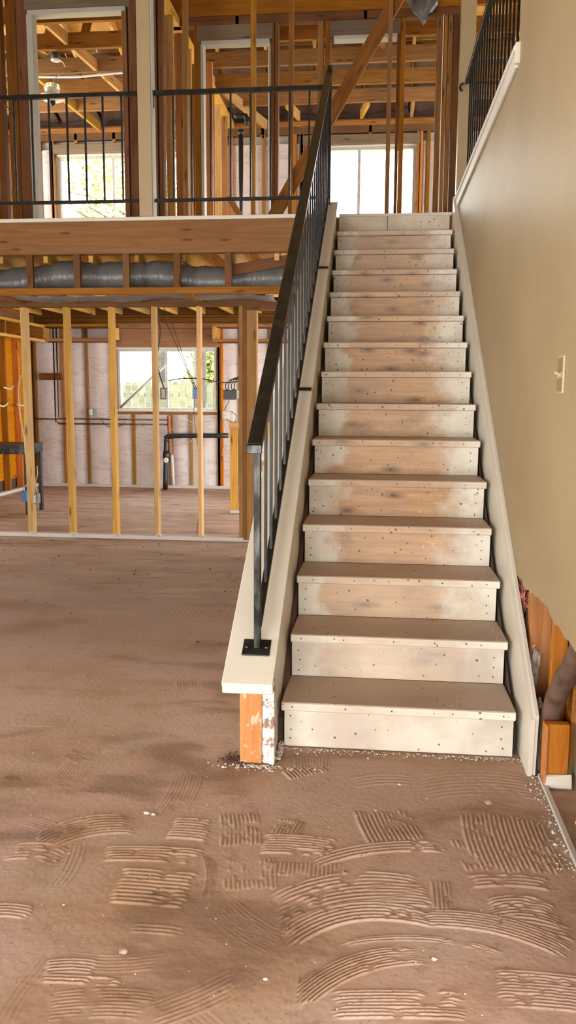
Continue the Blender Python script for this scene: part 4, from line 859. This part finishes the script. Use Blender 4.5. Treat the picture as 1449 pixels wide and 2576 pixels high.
lathe('base', [(.04,0),(.045,.03),(.03,.05)], (-1.74,8.4,2.45), M['white'], g); lathe('ring', [(.02,-.03),(.03,-.01),(.03,0)], (-1.74,8.4,2.45), M['orangerust'], g)
# black counter on a leg at far left
g = empty('black_counter', (-4.0,9.1,0), 'black curved-edge counter on a thin leg at the left edge', 'counter')
poly = [(-4.6,9.0),(-3.66,9.0)]+[(-3.66+.07*math.sin(a*math.pi/12),9.07-.07*math.cos(a*math.pi/12)) for a in range(1,6)]+[(-3.59,9.5),(-4.6,9.5)]
prism('worktop', poly, 2, .755, .80, M['blackpipe'], g); prism('apron', [(a+.006 if a<-4 else a-.012, b+.012) for a,b in poly], 2, .69, .755, M['steel'], g)
bx('leg', (-3.63,9.03,0), (-3.59,9.07,.70), M['blackpipe'], g, .003); bx('leg', (-3.63,9.42,0), (-3.59,9.46,.70), M['blackpipe'], g, .003)

# ---------------------------------------------------------------- light switch on the right wall
(sa, sy0, sz0), (sb, sy1, sz1) = D['switch']
g = empty('wall_switch', (.95,2.85,sz0), 'tan toggle switch plate on the beige wall', 'switch')
bx('plate', (.943,sy1-.005,sz0), (.950,sy0+.005,sz1), M['switchface'], g, .002)
zc = (sz0+sz1)/2
for a, b in ((sz0+.006,zc-.012),(zc+.008,sz1-.006)): bx('inset', (.9415,sy1+.004,a), (.9435,sy0-.004,b), M['switchdark'], g, .001)
bar('toggle', (.946,2.853,zc-.004), (.925,2.853,zc+.008), .010, .010, M['switchface'], g)
# ---------------------------------------------------------------- things in the torn wall and on the floor
o = tube('old_pipe', [(1.04,2.70,.68),(1.036,2.80,.51),(1.02,2.87,.416),(1.004,2.93,.32),(.992,2.97,.207),(.985,2.985,.097),(.983,3.0,.02)], lambda t: .038-.004*t+.002*math.sin(t*40), M['rust'], None, 14, 5); tag(o, 'rust brown pipe slanting through the torn wall cavity', 'pipe')
g = empty('insulation_tuft', (.962,3.62,.50), 'pink fibre insulation bulging from the top of the torn wall', 'insulation')
lump('tuft', (.966,3.66,.575), (.024,.16,.06), M['pink'], g, 4, .5, 2, 3); lump('tuft', (.970,3.48,.54), (.02,.10,.05), M['pink'], g, 4, .5, 7, 3)
for j, (y, z, a, b) in enumerate(((3.60,.49,.05,.05),(3.45,.40,.05,.06),(3.27,.33,.06,.07),(3.10,.19,.03,.045))):
    o = lump('torn_plaster', (.984,y,z), (.022,a,b), M['plaster'], None, 3, .7, j+3, 2.5); tag(o, ('highest','second highest','third highest','lowest')[j]+' torn white plaster scrap behind the stair skirt', 'plaster scrap')
g = empty('foam_blob', (1.0,2.355,.24), 'hardened yellow foam stuck on the nearest wall stud', 'foam')
for j in range(6): lump('bead', (.966+.006*(j%2),2.36+.004*(j%3),.14+.032*j), (.016,.018,.022), M['foam'], g, 2, .2, j)
o = lump('torn_paper', (.970,3.06,.13), (.018,.04,.07), M['plaster'], None, 4, .9, 11, 3.5); tag(o, 'crumpled grey-white paper wad at the foot of the torn wall', 'scrap')
for j, (x, y, r_) in enumerate(D['crumbs']):
    lab = ['largest pale concrete chip near the foot of the right wall','pale crumb left of the newel below the post','smaller crumb beside the pale crumb left of the post','white crumb on the bare patch in front of the stairs','tiny white pebble on the floor near the bottom centre','dark crumb out on the floor left of the stair cap','brown crumb among ridges in front of the stairs','tiny crumb on the centre ridges','tiny white speck at the lower left of the floor','crumb on the lower right fan of ridges','flat scab of adhesive at the lower left'][j]
    o = lump('floor_crumb', (x,y,r_*.35), (r_,r_*.7,r_*.5), M['stone' if j in (0,6,10) else ('rust' if j == 5 else 'plaster')], None, 2, .4, j); tag(o, lab, 'crumb')
bm = bmesh.new()
def chip(x, y, z, r):
    m = Matrix.Translation((x,y,z))@Matrix.Rotation(R.uniform(0,6),4,'Z')@Matrix.Rotation(R.uniform(0,1.2),4,'X')@Matrix.Diagonal((r,r*R.uniform(.4,1),r*R.uniform(.3,.7),1)); bmesh.ops.create_icosphere(bm, subdivisions=1, radius=1, matrix=m)
for _ in range(260): chip(R.uniform(-.0,.93), 3.095-abs(R.gauss(0,.018)), .003, R.uniform(.0015,.006))
for _ in range(160): chip(R.gauss(.945,.018), R.uniform(2.3,3.1), .003, R.uniform(.0015,.006))
for _ in range(130): chip(-.075+R.gauss(0,.08), 2.925-abs(R.gauss(0,.02)), .003, R.uniform(.0015,.007))
for _ in range(90): chip(-.005+R.uniform(-.01,.008), R.uniform(2.98,3.15), .006, R.uniform(.003,.011))
for _ in range(420): chip(R.uniform(-1.3,.93), R.uniform(1.5,4.8), .002, R.uniform(.0008,.0028))
for k in range(8):
    for _ in range(26): chip(R.uniform(.02,W-.02) if R.random()<.5 else W-.02-abs(R.gauss(0,.06)), Y1+k*T+R.uniform(.03,T), (k+1)*RISE+.001, R.uniform(.0008,.003))
o = mesh_obj('plaster_debris', bm, M['plaster'], None); tag(o, 'pale plaster grit scattered on floor and treads', 'debris', kind='stuff')
bm = bmesh.new(); R.seed(5)
for k in range(10):
    for _ in range(14): chip(R.uniform(.02,W-.02), Y1+k*T+R.uniform(.02,T), (k+1)*RISE+.001, R.uniform(.0012,.004))
for _ in range(200): chip(R.uniform(-1.3,.93), R.uniform(1.6,4.8), .002, R.uniform(.001,.003))
for _ in range(120): chip(R.uniform(-3.2,-.3), R.uniform(4.8,7.5), .002, R.uniform(.003,.012))
for _ in range(90): chip(-.17+R.gauss(0,.03), 2.97+R.gauss(0,.03), .003, R.uniform(.003,.008))
o = mesh_obj('dirt_crumbs', bm, M['rust'], None); tag(o, 'dark brown dirt crumbs scattered on floor and treads', 'debris', kind='stuff')

# ---------------------------------------------------------------- outside
gr = bx('ground', (-40,12.4,-.3), (40,60,-.1), M['grass'], None, 0); tag(gr, 'sunlit dry grass outside the back wall', 'ground', kind='structure')
fe = empty('wooden_fence', (-3,17.5,-.1), 'weathered vertical board fence across the back yard', 'fence')
me0 = None; x = -9
while x < 5:
    if me0 is None:
        o = prism('fence_board', [(-.07,0),(-.07,1.66),(-.04,1.72),(.04,1.72),(.07,1.66),(.07,0)], 1, 0, .02, M['fence'], fe); me0 = o
    else:
        o = me0.copy(); S.collection.objects.link(o); o.parent = fe
    o.location = (x+3, 0, R.uniform(-.02,.02)); x += .149
for z in (.3,1.3): bx('rail', (-9,17.53,z), (5,17.57,z+.09), M['fence'], fe, .003)
def tree(x, y, h, crown, nl, label, cz=.62, name='tree', ls=.06):
    g = empty(name, (x,y,-.1), label, 'tree' if h > 2 else 'shrub'); rr_ = random.Random(int(x*10+y))
    tube('trunk', [(x,y,-.1),(x+.1,y,h*.4),(x-.05,y+.1,h*.8)], lambda t: .035*h*(1-.6*t), M['bark'], g, 8, 3)
    bm = bmesh.new()
    for _ in range(14):
        a = rr_.uniform(0,6.28); z0 = h*rr_.uniform(.3,.7); L_ = crown*rr_.uniform(.5,1)
        p = [Vector((0,0,z0)), Vector((math.cos(a)*L_*.5, math.sin(a)*L_*.5, z0+L_*.35)), Vector((math.cos(a)*L_, math.sin(a)*L_, z0+L_*.5))]
        tubebm(bm, smoothpath(p,3), lambda t: .012*h*(1-.8*t)*.6, 5)
    o = mesh_obj('branches', bm, M['bark'], g, (x,y,0)); o['kind'] = 'stuff'
    n_ = nl; ctr = np.zeros((n_,3)); r_ = np.random.RandomState(int(abs(x)*7+y))
    cl_ = r_.randn(26,3); cl_ /= np.linalg.norm(cl_,axis=1)[:,None]; cl_ *= r_.uniform(.35,.95,(26,1))
    idx = r_.randint(0,26,n_); ctr = (cl_[idx]+r_.randn(n_,3)*.16)*np.array([crown,crown,crown*.85])+np.array([0,0,h*cz])
    a = r_.randn(n_,3); a /= np.linalg.norm(a,axis=1)[:,None]; b = np.cross(a, r_.randn(n_,3)); b /= np.linalg.norm(b,axis=1)[:,None]
    s_l = ls*r_.uniform(.6,1.3,(n_,1)); V4 = np.stack([ctr-a*s_l, ctr-b*s_l*.5, ctr+a*s_l, ctr+b*s_l*.5],1).reshape(-1,3)
    me = bpy.data.meshes.new('leaves'); me.from_pydata(V4.tolist(), [], np.arange(n_*4).reshape(-1,4).tolist()); me.materials.append(M['leaf'])
    o = bpy.data.objects.new('leaves', me); link(o, g); o.location = (0,0,0); o['kind'] = 'stuff'; return g
tree(-5.0,20,7.2,2.6,9000,'yellow-green leafy tree behind the fence seen in the left upstairs window', .68)
tree(1.0,24,5.2,2.3,5000,'thin sparse tree seen in the right upstairs window', .72)
tree(-3.6,19.5,3.1,.9,3500,'rounded shrub rising over the fence in the kitchen window', .62)
tree(-5.25,16.0,1.9,.55,1500,'leafy bush at the left of the kitchen window', .6, 'bush', .05)
g = empty('tree', (-3.02,15.6,-.1), 'thick bare trunk close outside the kitchen window', 'tree')
tube('trunk', [(-3.02,15.6,-.1),(-3.0,15.6,1.5),(-2.95,15.6,3.5)], lambda t: .13-.02*t, M['bark'], g, 12, 3); tube('branch', [(-2.97,15.6,2.6),(-2.6,15.7,3.4),(-2.2,15.8,3.8)], .04, M['bark'], g, 8, 3)
